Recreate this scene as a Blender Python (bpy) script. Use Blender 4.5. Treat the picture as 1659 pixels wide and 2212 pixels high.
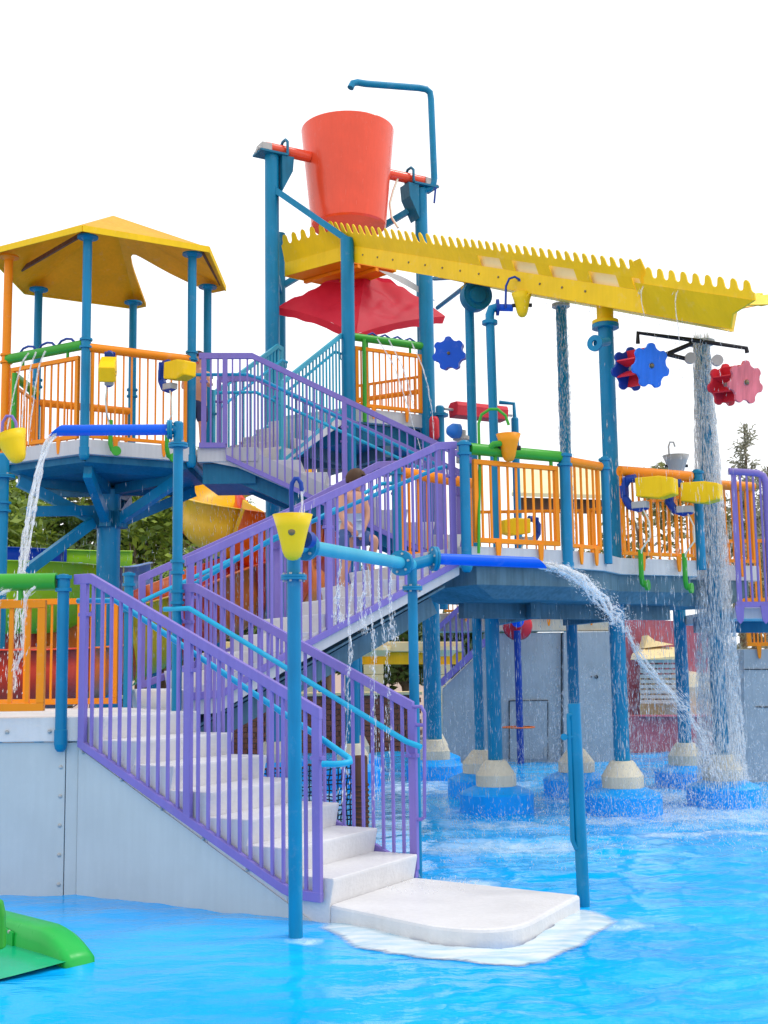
import bpy, bmesh, math, random
from mathutils import Vector, Matrix
for o in list(bpy.data.objects): bpy.data.objects.remove(o)
S = bpy.context.scene
R_ = math.radians
# ------------------------------------------------------------------ camera
PW, PH, PF = 1659.0, 2212.0, 2640.0
PITCH, ROLL, EYE = R_(7.2), 0.0145, 1.54
fw = Vector((0, math.cos(PITCH), math.sin(PITCH))); rt = Vector((1, 0, 0)); up = rt.cross(fw)
c_, s_ = math.cos(ROLL), math.sin(ROLL)
RT = c_*rt - s_*up; UP = s_*rt + c_*up
cam = bpy.data.cameras.new('camera'); co = bpy.data.objects.new('camera', cam); S.collection.objects.link(co)
cam.sensor_fit = 'VERTICAL'; cam.sensor_height = 36; cam.lens = PF/PH*36; cam.clip_end = 2000; cam.clip_start = 0.05
m = Matrix.Identity(4)
for i in range(3): m[i][0], m[i][1], m[i][2] = RT[i], UP[i], -fw[i]
m[2][3] = EYE; co.matrix_world = m
S.camera = co
S.render.resolution_x, S.render.resolution_y = 768, 1024
# ------------------------------------------------------------------ sky, sun, exposure
w = bpy.data.worlds.new('World'); S.world = w; w.use_nodes = True
nt = w.node_tree; nt.nodes.clear()
sky = nt.nodes.new('ShaderNodeTexSky'); sky.sky_type = 'NISHITA'; sky.sun_disc = False
sky.sun_elevation = R_(56); sky.sun_rotation = R_(84); sky.air_density = 1.0; sky.dust_density = 4.0; sky.ozone_density = 1.0
ovc = nt.nodes.new('ShaderNodeMix'); ovc.data_type = 'RGBA'; ovc.inputs[0].default_value = 0.86
bgn = nt.nodes.new('ShaderNodeBackground'); bgn.inputs[1].default_value = 0.10
wo = nt.nodes.new('ShaderNodeOutputWorld')
nt.links.new(sky.outputs[0], ovc.inputs[6]); ovc.inputs[7].default_value = (12.5, 12.7, 13.0, 1)   # thin bright cloud
nt.links.new(ovc.outputs[2], bgn.inputs[0]); nt.links.new(bgn.outputs[0], wo.inputs[0])
sun = bpy.data.lights.new('sun', 'SUN'); sun.energy = 1.0; sun.angle = R_(14); sun.color = (1, .97, .92)
so = bpy.data.objects.new('sun', sun); S.collection.objects.link(so)
SD = Vector((math.sin(R_(84))*math.cos(R_(56)), math.cos(R_(84))*math.cos(R_(56)), math.sin(R_(56))))
so.rotation_euler = SD.to_track_quat('Z', 'Y').to_euler()
S.view_settings.view_transform = 'Standard'; S.view_settings.look = 'None'
S.view_settings.exposure = 0.22; S.view_settings.gamma = 1.0; S.view_settings.use_curve_mapping = False
S.render.engine = 'CYCLES'
S.cycles.max_bounces = 8; S.cycles.transparent_max_bounces = 24
# ------------------------------------------------------------------ measuring helpers (photo point + a known plane -> point in the place)
CP = Vector((0, 0, EYE))
def ray(x, y): return fw + RT*((x-PW/2)/PF) + UP*((PH/2-y)/PF)
def at(x, y, Y): d = ray(x, y); return CP + d*(Y/d.y)
def atz(x, y, z): d = ray(x, y); return CP + d*((z-EYE)/d.z)
def atl(x, y, P0, ang):
    a = R_(ang); n = Vector((-math.sin(a), math.cos(a), 0)); d = ray(x, y)
    return CP + d*(n.dot(Vector((P0[0], P0[1], 0)))/n.dot(d))
def V(*a): return Vector(a)
def D2(ang): return Vector((math.cos(R_(ang)), math.sin(R_(ang)), 0))
Z = Vector((0, 0, 1))
# ------------------------------------------------------------------ materials
MATS = {}
def nodes(name):
    mt = bpy.data.materials.new(name); mt.use_nodes = True; n = mt.node_tree
    return mt, n, n.nodes['Principled BSDF']
def paint(name, col, rough=.38, var=.10, spec=.28, streak=.0, bump=.0, scale=3.0, wear=.30):
    """painted or moulded surface: base colour with slow mottling, fine speckle and uneven gloss"""
    mt, n, b = nodes(name); L = n.links
    tc = n.nodes.new('ShaderNodeTexCoord'); geo = n.nodes.new('ShaderNodeNewGeometry')
    n1 = n.nodes.new('ShaderNodeTexNoise'); n1.inputs['Scale'].default_value = scale; n1.inputs['Detail'].default_value = 5
    L.new(geo.outputs['Position'], n1.inputs['Vector'])
    mp = n.nodes.new('ShaderNodeMapping'); mp.inputs['Scale'].default_value = (14, 14, 1.2)
    L.new(geo.outputs['Position'], mp.inputs['Vector'])
    n2 = n.nodes.new('ShaderNodeTexNoise'); n2.inputs['Scale'].default_value = 2.0; n2.inputs['Detail'].default_value = 4
    L.new(mp.outputs[0], n2.inputs['Vector'])
    mr = n.nodes.new('ShaderNodeMapRange'); mr.inputs[1].default_value = .3; mr.inputs[2].default_value = .7
    mr.inputs[3].default_value = 1-var; mr.inputs[4].default_value = 1+var*.6
    L.new(n1.outputs[0], mr.inputs[0])
    mr2 = n.nodes.new('ShaderNodeMapRange'); mr2.inputs[1].default_value = .35; mr2.inputs[2].default_value = .75
    mr2.inputs[3].default_value = 1.0; mr2.inputs[4].default_value = 1-streak
    L.new(n2.outputs[0], mr2.inputs[0])
    mu = n.nodes.new('ShaderNodeMath'); mu.operation = 'MULTIPLY'
    L.new(mr.outputs[0], mu.inputs[0]); L.new(mr2.outputs[0], mu.inputs[1])
    vm = n.nodes.new('ShaderNodeVectorMath'); vm.operation = 'SCALE'; vm.inputs[0].default_value = col
    L.new(mu.outputs[0], vm.inputs['Scale'])
    n4 = n.nodes.new('ShaderNodeTexNoise'); n4.inputs['Scale'].default_value = 7.5; n4.inputs['Detail'].default_value = 9; n4.inputs['Roughness'].default_value = .72
    L.new(geo.outputs['Position'], n4.inputs['Vector'])
    wr = n.nodes.new('ShaderNodeMapRange'); wr.inputs[1].default_value = .57; wr.inputs[2].default_value = .74; wr.inputs[3].default_value = 0; wr.inputs[4].default_value = wear
    L.new(n4.outputs[0], wr.inputs[0])
    wm = n.nodes.new('ShaderNodeMix'); wm.data_type = 'RGBA'; L.new(wr.outputs[0], wm.inputs[0]); L.new(vm.outputs[0], wm.inputs[6])
    lum = sum(col)/3; wm.inputs[7].default_value = (*(min(1, c*.55+lum*.45+.10) for c in col), 1)
    L.new(wm.outputs[2], b.inputs['Base Color'])
    mr3 = n.nodes.new('ShaderNodeMapRange'); mr3.inputs[3].default_value = max(rough-.1, .05); mr3.inputs[4].default_value = rough+.15
    L.new(n2.outputs[0], mr3.inputs[0]); L.new(mr3.outputs[0], b.inputs['Roughness'])
    b.inputs['Specular IOR Level'].default_value = spec
    if bump:
        bp = n.nodes.new('ShaderNodeBump'); bp.inputs['Strength'].default_value = bump; bp.inputs['Distance'].default_value = .01
        n3 = n.nodes.new('ShaderNodeTexNoise'); n3.inputs['Scale'].default_value = 40; L.new(geo.outputs['Position'], n3.inputs['Vector'])
        L.new(n3.outputs[0], bp.inputs['Height']); L.new(bp.outputs[0], b.inputs['Normal'])
    MATS[name] = mt
    return mt
paint('teal', (.0, .22, .42), .36, .12, streak=.12)
paint('teal_dark', (.004, .165, .30), .45, .15, streak=.2)
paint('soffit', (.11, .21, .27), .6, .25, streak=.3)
paint('cyan', (.012, .40, .66), .32, .06)
paint('cyan_pale', (.05, .40, .56), .4, .1)
paint('purple', (.225, .175, .53), .42, .08, streak=.08)
paint('orange', (.93, .275, .004), .4, .08)
paint('cup_orange', (.92, .33, .01), .4, .08)
paint('yellow', (.95, .60, .003), .45, .08, streak=.06)
paint('roof_yellow', (.92, .48, .005), .5, .1, streak=.1)
paint('cup_yellow', (.90, .62, .01), .38, .06)
paint('bucket_red', (.88, .085, .032), .2, .07, streak=.06, spec=.5, wear=.12)
paint('red', (.70, .03, .05), .4, .12)
paint('pink', (.82, .20, .24), .45, .2, streak=.3)
paint('green', (.045, .36, .03), .35, .1)
paint('slide_green', (.01, .42, .06), .3, .1)
paint('lime', (.33, .62, .012), .35, .1)
paint('royal', (.0, .11, .74), .35, .06)
paint('wheel_blue', (.015, .19, .82), .4, .12, streak=.15)
paint('navy', (.006, .05, .32), .4, .1)
paint('pad_blue', (.0, .37, .97), .45, .08, streak=.1)
paint('cream', (.72, .65, .50), .6, .1, streak=.12)
paint('white', (.70, .70, .71), .45, .05, streak=.05)
paint('step_white', (.70, .69, .70), .42, .08, bump=.3, streak=.05, wear=.0)
paint('fascia', (.60, .60, .61), .5, .06, streak=.1)
paint('wall_white_shaded', (.52, .57, .59), .42, .05, streak=.04)  # white like the steps; weaker light and blue water bounce put into the colour
paint('grey_wall', (.42, .47, .50), .5, .1, streak=.12)
paint('steel', (.45, .45, .44), .35, .2)
paint('dark', (.02, .02, .025), .5, .2)
paint('slide_orange', (.90, .17, .012), .3, .12, streak=.1)
paint('slide_red', (.80, .06, .02), .3, .12, streak=.1)
paint('slide_yellow', (.85, .50, .01), .35, .12, streak=.1)
paint('slide_blue', (.02, .18, .62), .35, .1)
paint('pale_yellow', (.85, .74, .42), .6, .1)
paint('beige', (.78, .62, .33), .7, .1)
paint('brick_red', (.28, .10, .06), .8, .3)
paint('mortar', (.5, .45, .38), .9, .1)
paint('wood', (.20, .085, .045), .7, .3, streak=.3)
paint('pavers', (.42, .30, .24), .8, .25)
paint('trunk', (.16, .12, .08), .9, .3)
paint('skin', (.66, .34, .22), .5, .12, wear=.1)
paint('hair', (.07, .035, .018), .6, .2)
paint('shorts', (.07, .13, .30), .7, .15)
paint('shorts_pale', (.48, .58, .70), .7, .25)
paint('shorts_navy', (.035, .05, .13), .7, .15)
paint('net', (.02, .035, .06), .6, .2)
paint('hose', (.75, .72, .58), .5, .1)
paint('bronze', (.18, .13, .05), .35, .2, spec=.6)
def let_light_through(name, f):
    # thin moulded glass-fibre: some daylight passes through the sheet
    n = MATS[name].node_tree; b = n.nodes['Principled BSDF']; L = n.links
    tr = n.nodes.new('ShaderNodeBsdfTranslucent'); L.new(b.inputs['Base Color'].links[0].from_socket, tr.inputs[0])
    mx = n.nodes.new('ShaderNodeMixShader'); mx.inputs[0].default_value = f
    L.new(b.outputs[0], mx.inputs[1]); L.new(tr.outputs[0], mx.inputs[2]); L.new(mx.outputs[0], n.nodes['Material Output'].inputs[0])
let_light_through('roof_yellow', .22)
def fabric_mat():
    mt, n, b = nodes('canopy_red'); L = n.links
    geo = n.nodes.new('ShaderNodeNewGeometry'); t = n.nodes.new('ShaderNodeTexNoise'); t.inputs['Scale'].default_value = 2.5; t.inputs['Detail'].default_value = 6
    L.new(geo.outputs['Position'], t.inputs['Vector'])
    r = n.nodes.new('ShaderNodeValToRGB'); r.color_ramp.elements[0].color = (.62, .012, .04, 1); r.color_ramp.elements[1].color = (.85, .035, .075, 1)
    L.new(t.outputs[0], r.inputs[0]); L.new(r.outputs[0], b.inputs['Base Color']); b.inputs['Roughness'].default_value = .55
    tr = n.nodes.new('ShaderNodeBsdfTranslucent'); L.new(r.outputs[0], tr.inputs[0])
    mx = n.nodes.new('ShaderNodeMixShader'); mx.inputs[0].default_value = .45
    L.new(b.outputs[0], mx.inputs[1]); L.new(tr.outputs[0], mx.inputs[2]); L.new(mx.outputs[0], n.nodes['Material Output'].inputs[0])
    MATS['canopy_red'] = mt
fabric_mat()
def leaf_mat(name, a, b_):
    mt, n, b = nodes(name); L = n.links
    geo = n.nodes.new('ShaderNodeNewGeometry')
    r = n.nodes.new('ShaderNodeValToRGB'); r.color_ramp.elements[0].color = (*a, 1); r.color_ramp.elements[1].color = (*b_, 1)
    L.new(geo.outputs['Random Per Island'], r.inputs[0]); L.new(r.outputs[0], b.inputs['Base Color']); b.inputs['Roughness'].default_value = .55
    tr = n.nodes.new('ShaderNodeBsdfTranslucent'); L.new(r.outputs[0], tr.inputs[0])
    mx = n.nodes.new('ShaderNodeMixShader'); mx.inputs[0].default_value = .3
    L.new(b.outputs[0], mx.inputs[1]); L.new(tr.outputs[0], mx.inputs[2]); L.new(mx.outputs[0], n.nodes['Material Output'].inputs[0])
    MATS[name] = mt
leaf_mat('leaf', (.07, .14, .018), (.34, .45, .05))
leaf_mat('leaf_dark', (.025, .06, .012), (.12, .19, .035))
leaf_mat('leaf_olive', (.08, .10, .03), (.28, .29, .09))
leaf_mat('needle', (.17, .18, .12), (.38, .38, .28))  # needles paled, distant haze put into their colour
def spray_mat(name, alpha, col=(.93, .96, .98)):
    mt, n, b = nodes(name); L = n.links
    b.inputs['Base Color'].default_value = (*col, 1); b.inputs['Roughness'].default_value = .12; b.inputs['IOR'].default_value = 1.33
    tr = n.nodes.new('ShaderNodeBsdfTransparent')
    geo = n.nodes.new('ShaderNodeNewGeometry')
    mp = n.nodes.new('ShaderNodeMapping'); mp.inputs['Scale'].default_value = (22, 22, 9)
    t = n.nodes.new('ShaderNodeTexNoise'); t.inputs['Scale'].default_value = 1.6; t.inputs['Detail'].default_value = 3
    L.new(geo.outputs['Position'], mp.inputs[0]); L.new(mp.outputs[0], t.inputs['Vector'])
    mr = n.nodes.new('ShaderNodeMapRange'); mr.inputs[1].default_value = .35; mr.inputs[2].default_value = .65
    mr.inputs[3].default_value = max(0, alpha-.3); mr.inputs[4].default_value = min(1, alpha+.3)
    L.new(t.outputs[0], mr.inputs[0])
    mx = n.nodes.new('ShaderNodeMixShader'); L.new(mr.outputs[0], mx.inputs[0])
    tl = n.nodes.new('ShaderNodeBsdfTranslucent'); tl.inputs[0].default_value = (.97, .98, .99, 1)
    m2 = n.nodes.new('ShaderNodeMixShader'); m2.inputs[0].default_value = .5; L.new(b.outputs[0], m2.inputs[1]); L.new(tl.outputs[0], m2.inputs[2])
    L.new(tr.outputs[0], mx.inputs[1]); L.new(m2.outputs[0], mx.inputs[2]); L.new(mx.outputs[0], n.nodes['Material Output'].inputs[0])
    MATS[name] = mt
spray_mat('spray', .42); spray_mat('jet', .5); spray_mat('drip', .24); spray_mat('trickle', .33)
def milky_mat():
    mt, n, b = nodes('milky'); L = n.links
    geo = n.nodes.new('ShaderNodeNewGeometry')
    mp = n.nodes.new('ShaderNodeMapping'); mp.inputs['Rotation'].default_value = (0, 0, .35); mp.inputs['Scale'].default_value = (2.2, 8, 1); L.new(geo.outputs['Position'], mp.inputs[0])
    t = n.nodes.new('ShaderNodeTexNoise'); t.inputs['Scale'].default_value = 1.6; t.inputs['Detail'].default_value = 5; L.new(mp.outputs[0], t.inputs['Vector'])
    r = n.nodes.new('ShaderNodeValToRGB'); r.color_ramp.elements[0].position = .35; r.color_ramp.elements[0].color = (.42, .62, .74, 1); r.color_ramp.elements[1].position = .6; r.color_ramp.elements[1].color = (.72, .78, .80, 1)
    L.new(t.outputs[0], r.inputs[0]); L.new(r.outputs[0], b.inputs['Base Color']); b.inputs['Roughness'].default_value = .2; b.inputs['IOR'].default_value = 1.33
    tr = n.nodes.new('ShaderNodeBsdfTransparent'); mr = n.nodes.new('ShaderNodeMapRange'); mr.inputs[1].default_value = .55; mr.inputs[2].default_value = 1.05; mr.inputs[3].default_value = 0; mr.inputs[4].default_value = .95
    at_ = n.nodes.new('ShaderNodeAttribute'); at_.attribute_name = 'cover'
    ma = n.nodes.new('ShaderNodeMath'); ma.operation = 'ADD'; t2 = n.nodes.new('ShaderNodeTexNoise'); t2.inputs['Scale'].default_value = 7; t2.inputs['Detail'].default_value = 8; t2.inputs['Roughness'].default_value = .65
    L.new(mp.outputs[0], t2.inputs['Vector']); L.new(at_.outputs['Fac'], ma.inputs[0]); L.new(t2.outputs[0], ma.inputs[1]); L.new(ma.outputs[0], mr.inputs[0])
    mx = n.nodes.new('ShaderNodeMixShader'); L.new(mr.outputs[0], mx.inputs[0]); L.new(tr.outputs[0], mx.inputs[1]); L.new(b.outputs[0], mx.inputs[2]); L.new(mx.outputs[0], n.nodes['Material Output'].inputs[0])
    MATS['milky'] = mt
milky_mat()
# ------------------------------------------------------------------ mesh builder
COL = S.collection
ORG = {}
class MB:
    def __init__(s): s.v = []; s.f = []; s.sm = []
    def add(s, vs, fs, smooth=False):
        o = len(s.v); s.v += [tuple(p) for p in vs]
        for f in fs: s.f.append(tuple(i+o for i in f)); s.sm.append(smooth)
        return s
    def box(s, c, sx, sy, sz, ang=0, ex=None, ey=None, ez=None):
        c = Vector(c)
        ex = ex or D2(ang); ey = ey or D2(ang+90); ez = ez or Z
        ps = [c+ex*(a*sx/2)+ey*(b*sy/2)+ez*(d*sz/2) for d in (-1, 1) for a, b in ((-1, -1), (1, -1), (1, 1), (-1, 1))]
        return s.add(ps, [(3, 2, 1, 0), (4, 5, 6, 7), (0, 1, 5, 4), (1, 2, 6, 5), (2, 3, 7, 6), (3, 0, 4, 7)])
    def bar(s, a, b, wd, ht, upv=None):
        """bar from a to b, width wd sideways, ht along upv (made square to the run)"""
        a, b = Vector(a), Vector(b); d = b-a; ln = d.length
        if ln < 1e-6: return s
        d = d/ln; u = Vector(upv) if upv else Z
        if abs(d.dot(u)) > .98: u = Vector((0, 1, 0)) if abs(d.y) < .9 else Vector((1, 0, 0))
        sd = d.cross(u).normalized(); u = sd.cross(d).normalized()
        return s.box((a+b)/2, ln, wd, ht, ex=d, ey=-sd, ez=u)
    def strip(s, pts, wd, ht, sd):
        """rail along a bent path in a vertical plane; sides square to the plane (sd), top and bottom vertical offset ht"""
        sd = Vector(sd).normalized()*wd/2; n = len(pts); vs = []
        for p in pts:
            p = Vector(p); h = Z*ht/2
            vs += [p-sd-h, p+sd-h, p+sd+h, p-sd+h]
        fs = [(0, 1, 2, 3), ((n-1)*4+3, (n-1)*4+2, (n-1)*4+1, (n-1)*4)]
        for i in range(n-1):
            a, b = i*4, i*4+4
            for k in range(4):
                k2 = (k+1) % 4; fs.append((a+k, b+k, b+k2, a+k2))
        return s.add(vs, fs)
    def tube(s, pts, r, n=12, caps=True, r2=None):
        pts = [Vector(p) for p in pts]; m_ = len(pts); vs = []; fs = []
        t0 = (pts[1]-pts[0]).normalized()
        u = t0.orthogonal().normalized()
        for i, p in enumerate(pts):
            if i == 0: t = t0
            elif i == m_-1: t = (pts[-1]-pts[-2]).normalized()
            else:
                ta = (p-pts[i-1]).normalized(); tb = (pts[i+1]-p).normalized(); t = (ta+tb)
                t = t.normalized() if t.length > 1e-6 else tb
            u = (u-t*u.dot(t)).normalized(); v = t.cross(u)
            rr = r if r2 is None else r+(r2-r)*i/(m_-1)
            for k in range(n):
                a = 2*math.pi*k/n; vs.append(p+(u*math.cos(a)+v*math.sin(a))*rr)
        for i in range(m_-1):
            for k in range(n):
                k2 = (k+1) % n; fs.append((i*n+k, i*n+k2, (i+1)*n+k2, (i+1)*n+k))
        s.add(vs, fs, True)
        if caps:
            s.add(vs[:n], [tuple(range(n))[::-1]]); s.add(vs[-n:], [tuple(range(n))])
        return s
    def lathe(s, prof, o=(0, 0, 0), ax=(0, 0, 1), n=24, sharp=True):
        """profile [(radius, height)...] turned about ax through o; each band its own verts when sharp"""
        o = Vector(o); ax = Vector(ax).normalized(); u = ax.orthogonal().normalized(); v = ax.cross(u)
        def ring(r, h): return [o+ax*h+(u*math.cos(2*math.pi*k/n)+v*math.sin(2*math.pi*k/n))*r for k in range(n)]
        if sharp:
            for (r1, h1), (r2, h2) in zip(prof, prof[1:]):
                a, b = ring(max(r1, 1e-5), h1), ring(max(r2, 1e-5), h2)
                s.add(a+b, [(k, (k+1) % n, n+(k+1) % n, n+k) for k in range(n)], True)
        else:
            vs = []
            for r, h in prof: vs += ring(max(r, 1e-5), h)
            s.add(vs, [(i*n+k, i*n+(k+1) % n, (i+1)*n+(k+1) % n, (i+1)*n+k) for i in range(len(prof)-1) for k in range(n)], True)
        return s
    def prism(s, poly, ev, cap=True):
        """polygon of 3D points pushed by vector ev"""
        a = [Vector(p) for p in poly]; b = [p+Vector(ev) for p in a]; n = len(a)
        fs = [(k, (k+1) % n, n+(k+1) % n, n+k) for k in range(n)]
        if cap: fs += [tuple(range(n))[::-1], tuple(range(n, 2*n))]
        return s.add(a+b, fs)
    def build(s, name, mat, parent=None, bevel=0, label=None, cat=None, group=None, kind=None, org=None):
        me = bpy.data.meshes.new(name)
        o0 = Vector(org) if org is not None else (ORG[parent.name] if parent else Vector((0, 0, 0)))
        me.from_pydata([(p[0]-o0.x, p[1]-o0.y, p[2]-o0.z) for p in s.v], [], s.f)
        me.polygons.foreach_set('use_smooth', s.sm)
        bm = bmesh.new(); bm.from_mesh(me); bmesh.ops.recalc_face_normals(bm, faces=bm.faces); bm.to_mesh(me); bm.free()
        me.materials.append(MATS[mat]); me.update()
        ob = bpy.data.objects.new(name, me); COL.objects.link(ob)
        if parent: ob.parent = parent
        else: ob.location = o0
        ORG[ob.name] = o0
        if bevel:
            bv = ob.modifiers.new('bevel', 'BEVEL'); bv.width = bevel; bv.segments = 2; bv.limit_method = 'ANGLE'; bv.angle_limit = R_(35)
        tag(ob, label, cat, group, kind)
        return ob
def tag(o, label=None, cat=None, group=None, kind=None):
    if label: o['label'] = label
    if cat: o['category'] = cat
    if group: o['group'] = group
    if kind: o['kind'] = kind
    return o
def thing(name, label, cat, loc=(0, 0, 0), group=None):
    o = bpy.data.objects.new(name, None); COL.objects.link(o); o.location = loc; o.empty_display_size = .1
    ORG[o.name] = Vector(loc); return tag(o, label, cat, group)
def inst(src, name, parent, d):
    """copy of a part (shared mesh) moved by d inside the same thing"""
    c = src.copy(); COL.objects.link(c); c.parent = parent; c.location = Vector(src.location)+Vector(d); c.name = name; return c
rnd = random.Random(7)
# ================================================================== SETTING
def water_material():
    mt, n, b = nodes('water'); L = n.links
    geo = n.nodes.new('ShaderNodeNewGeometry')
    t1 = n.nodes.new('ShaderNodeTexNoise'); t1.inputs['Scale'].default_value = .55; t1.inputs['Detail'].default_value = 3
    L.new(geo.outputs['Position'], t1.inputs['Vector'])
    cr = n.nodes.new('ShaderNodeValToRGB')
    cr.color_ramp.elements[0].position = .3; cr.color_ramp.elements[0].color = (.0, .35, .90, 1)
    cr.color_ramp.elements[1].position = .7; cr.color_ramp.elements[1].color = (.006, .48, .98, 1)
    L.new(t1.outputs[0], cr.inputs[0])
    # broken foam and air bubbles where water falls into the pool
    def blob(x, y, rx, ry):
        mp = n.nodes.new('ShaderNodeMapping'); mp.vector_type = 'POINT'
        mp.inputs['Location'].default_value = (-x/rx, -y/ry, 0); mp.inputs['Scale'].default_value = (1/rx, 1/ry, 0)
        L.new(geo.outputs['Position'], mp.inputs[0])
        ln = n.nodes.new('ShaderNodeVectorMath'); ln.operation = 'LENGTH'; L.new(mp.outputs[0], ln.inputs[0])
        mr = n.nodes.new('ShaderNodeMapRange'); mr.interpolation_type = 'SMOOTHSTEP'
        mr.inputs[1].default_value = .25; mr.inputs[2].default_value = 1; mr.inputs[3].default_value = 1; mr.inputs[4].default_value = 0
        L.new(ln.outputs['Value'], mr.inputs[0]); return mr.outputs[0]
    acc = None
    for q in FOAM:
        o = blob(*q)
        if acc is None: acc = o
        else:
            mx = n.nodes.new('ShaderNodeMath'); mx.operation = 'MAXIMUM'; L.new(acc, mx.inputs[0]); L.new(o, mx.inputs[1]); acc = mx.outputs[0]
    t2 = n.nodes.new('ShaderNodeTexNoise'); t2.inputs['Scale'].default_value = 5; t2.inputs['Detail'].default_value = 9; t2.inputs['Roughness'].default_value = .7
    mp2 = n.nodes.new('ShaderNodeMapping'); mp2.inputs['Scale'].default_value = (1, .55, 1); L.new(geo.outputs['Position'], mp2.inputs[0]); L.new(mp2.outputs[0], t2.inputs['Vector'])
    sub = n.nodes.new('ShaderNodeMath'); sub.operation = 'MULTIPLY_ADD'; sub.inputs[1].default_value = .42
    L.new(acc, sub.inputs[0]); L.new(t2.outputs[0], sub.inputs[2])
    fr = n.nodes.new('ShaderNodeMapRange'); fr.inputs[1].default_value = .72; fr.inputs[2].default_value = 1.25
    L.new(sub.outputs[0], fr.inputs[0])
    mx = n.nodes.new('ShaderNodeMix'); mx.data_type = 'RGBA'; L.new(fr.outputs[0], mx.inputs[0])
    L.new(cr.outputs[0], mx.inputs[6]); mx.inputs[7].default_value = (.82, .90, .94, 1)
    L.new(mx.outputs[2], b.inputs['Base Color'])
    rr = n.nodes.new('ShaderNodeMapRange'); rr.inputs[3].default_value = .05; rr.inputs[4].default_value = .6
    L.new(fr.outputs[0], rr.inputs[0]); L.new(rr.outputs[0], b.inputs['Roughness'])
    b.inputs['IOR'].default_value = 1.33; b.inputs['Specular IOR Level'].default_value = .42
    t3 = n.nodes.new('ShaderNodeTexNoise'); t3.inputs['Scale'].default_value = 9; t3.inputs['Detail'].default_value = 5
    mp3 = n.nodes.new('ShaderNodeMapping'); mp3.inputs['Scale'].default_value = (.7, 1.3, 1); L.new(geo.outputs['Position'], mp3.inputs[0]); L.new(mp3.outputs[0], t3.inputs['Vector'])
    bp = n.nodes.new('ShaderNodeBump'); bp.inputs['Strength'].default_value = .30; bp.inputs['Distance'].default_value = .03
    L.new(t3.outputs[0], bp.inputs['Height']); L.new(bp.outputs[0], b.inputs['Normal'])
    MATS['water'] = mt
# places where water comes down: x, y, radius x, radius y
FOAM = [(2.35, 12.3, .9, .7), (3.4, 12.6, 1.6, 1.3), (3.7, 10.5, 1.1, .45), (2.9, 11.3, 1.6, .45), (1.2, 12.1, .8, .5), (2.2, 14.2, .9, .7),
        (.5, 8.9, .5, .5), (1.0, 10.6, 1.5, .8), (1.35, 7.5, .3, .3), (-.5, 7.2, .2, .2), (3.3, 14.5, 1.2, 1.2), (.8, 16, 2, 2)]
water_material()
def wave(x, y):
    from mathutils import noise
    chop = .5+.5*min(1, max(0, (x+1.2)/2.5))
    calm = min(1, max(.25, math.hypot(x-.5, y-7.6)/1.6))
    h = .020*noise.noise(Vector((x*1.5+3, y*2.2, 0)))+.014*noise.noise(Vector((x*3.6, y*6.0+9, 2)))+.007*noise.noise(Vector((x*9, y*13, 5)))
    return h*chop*calm*(1.5 if y < 9 else 1.8)
def build_water():
    # surface as a real choppy sheet, finer close to the camera
    xs = []; ys = []
    y = 2.2
    while y < 26: ys.append(y); y += .018+.0042*y if y < 12 else .16
    nx = 230; vs = []; fs = []
    from mathutils import noise
    for y in ys:
        half = 3.0+y*.75
        for i in range(nx+1):
            x = -half+2*half*i/nx
            vs.append((x, y, wave(x, y)))
    for j in range(len(ys)-1):
        for i in range(nx):
            a = j*(nx+1)+i; fs.append((a, a+1, a+nx+2, a+nx+1))
    MB().add(vs, fs, True).build('water', 'water', kind='structure')
build_water()
MB().add([(-400, -60, -.35), (400, -60, -.35), (400, 900, -.35), (-400, 900, -.35)], [(0, 1, 2, 3)]).build('ground', 'pavers', kind='structure')
MB().prism([(-40, 26, -.3), (40, 26, -.3), (40, 60, -.3), (-40, 60, -.3)], (0, 0, .36)).build('pool_deck', 'pavers', kind='structure')
# ================================================================== STAIRS
def flight(name, label, P, ang, n, r, g, width, z0, rightward, mat='step_white', soff=.30, kids=True, label_group=None):
    """n risers starting at P (first nosing, one side) climbing along ang; width laid off to `rightward` (+1 = right of the climb)"""
    u = D2(ang); sd = D2(ang-90)*rightward
    t = thing(name, label, 'staircase', (P[0], P[1], max(0, z0-r)))
    for i in range(n):
        z = z0+r*i; s0 = g*i; s1 = g*(i+1); sb = .028
        def q(s, zz): return Vector((P[0], P[1], 0))+u*s+Z*zz
        if soff is None: zb0 = zb1 = -.25
        else:
            zb0 = z-r-soff*.6; zb1 = zb0+r
        poly = [q(s0, z), q(s0, z-.02), q(s0+sb, z-r), q(s0+sb, zb0), q(s1+sb, zb1 if soff is not None else zb0), q(s1+sb, z)]
        MB().prism(poly, sd*width).build('step', mat, t, bevel=.007)
    return t, u, sd
A1, A2 = 150, 30
U1 = D2(A1); N1 = D2(60)           # up the lower flight / across it
P1 = Vector((-.34, 7.68, 0)); G1 = .315; RI = .16; W1 = 1.07
st1, _, _ = flight('staircase', 'lower white staircase rising from the pool to the first landing', P1, A1, 7, RI, G1, W1, .26, 1, soff=None)
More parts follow.
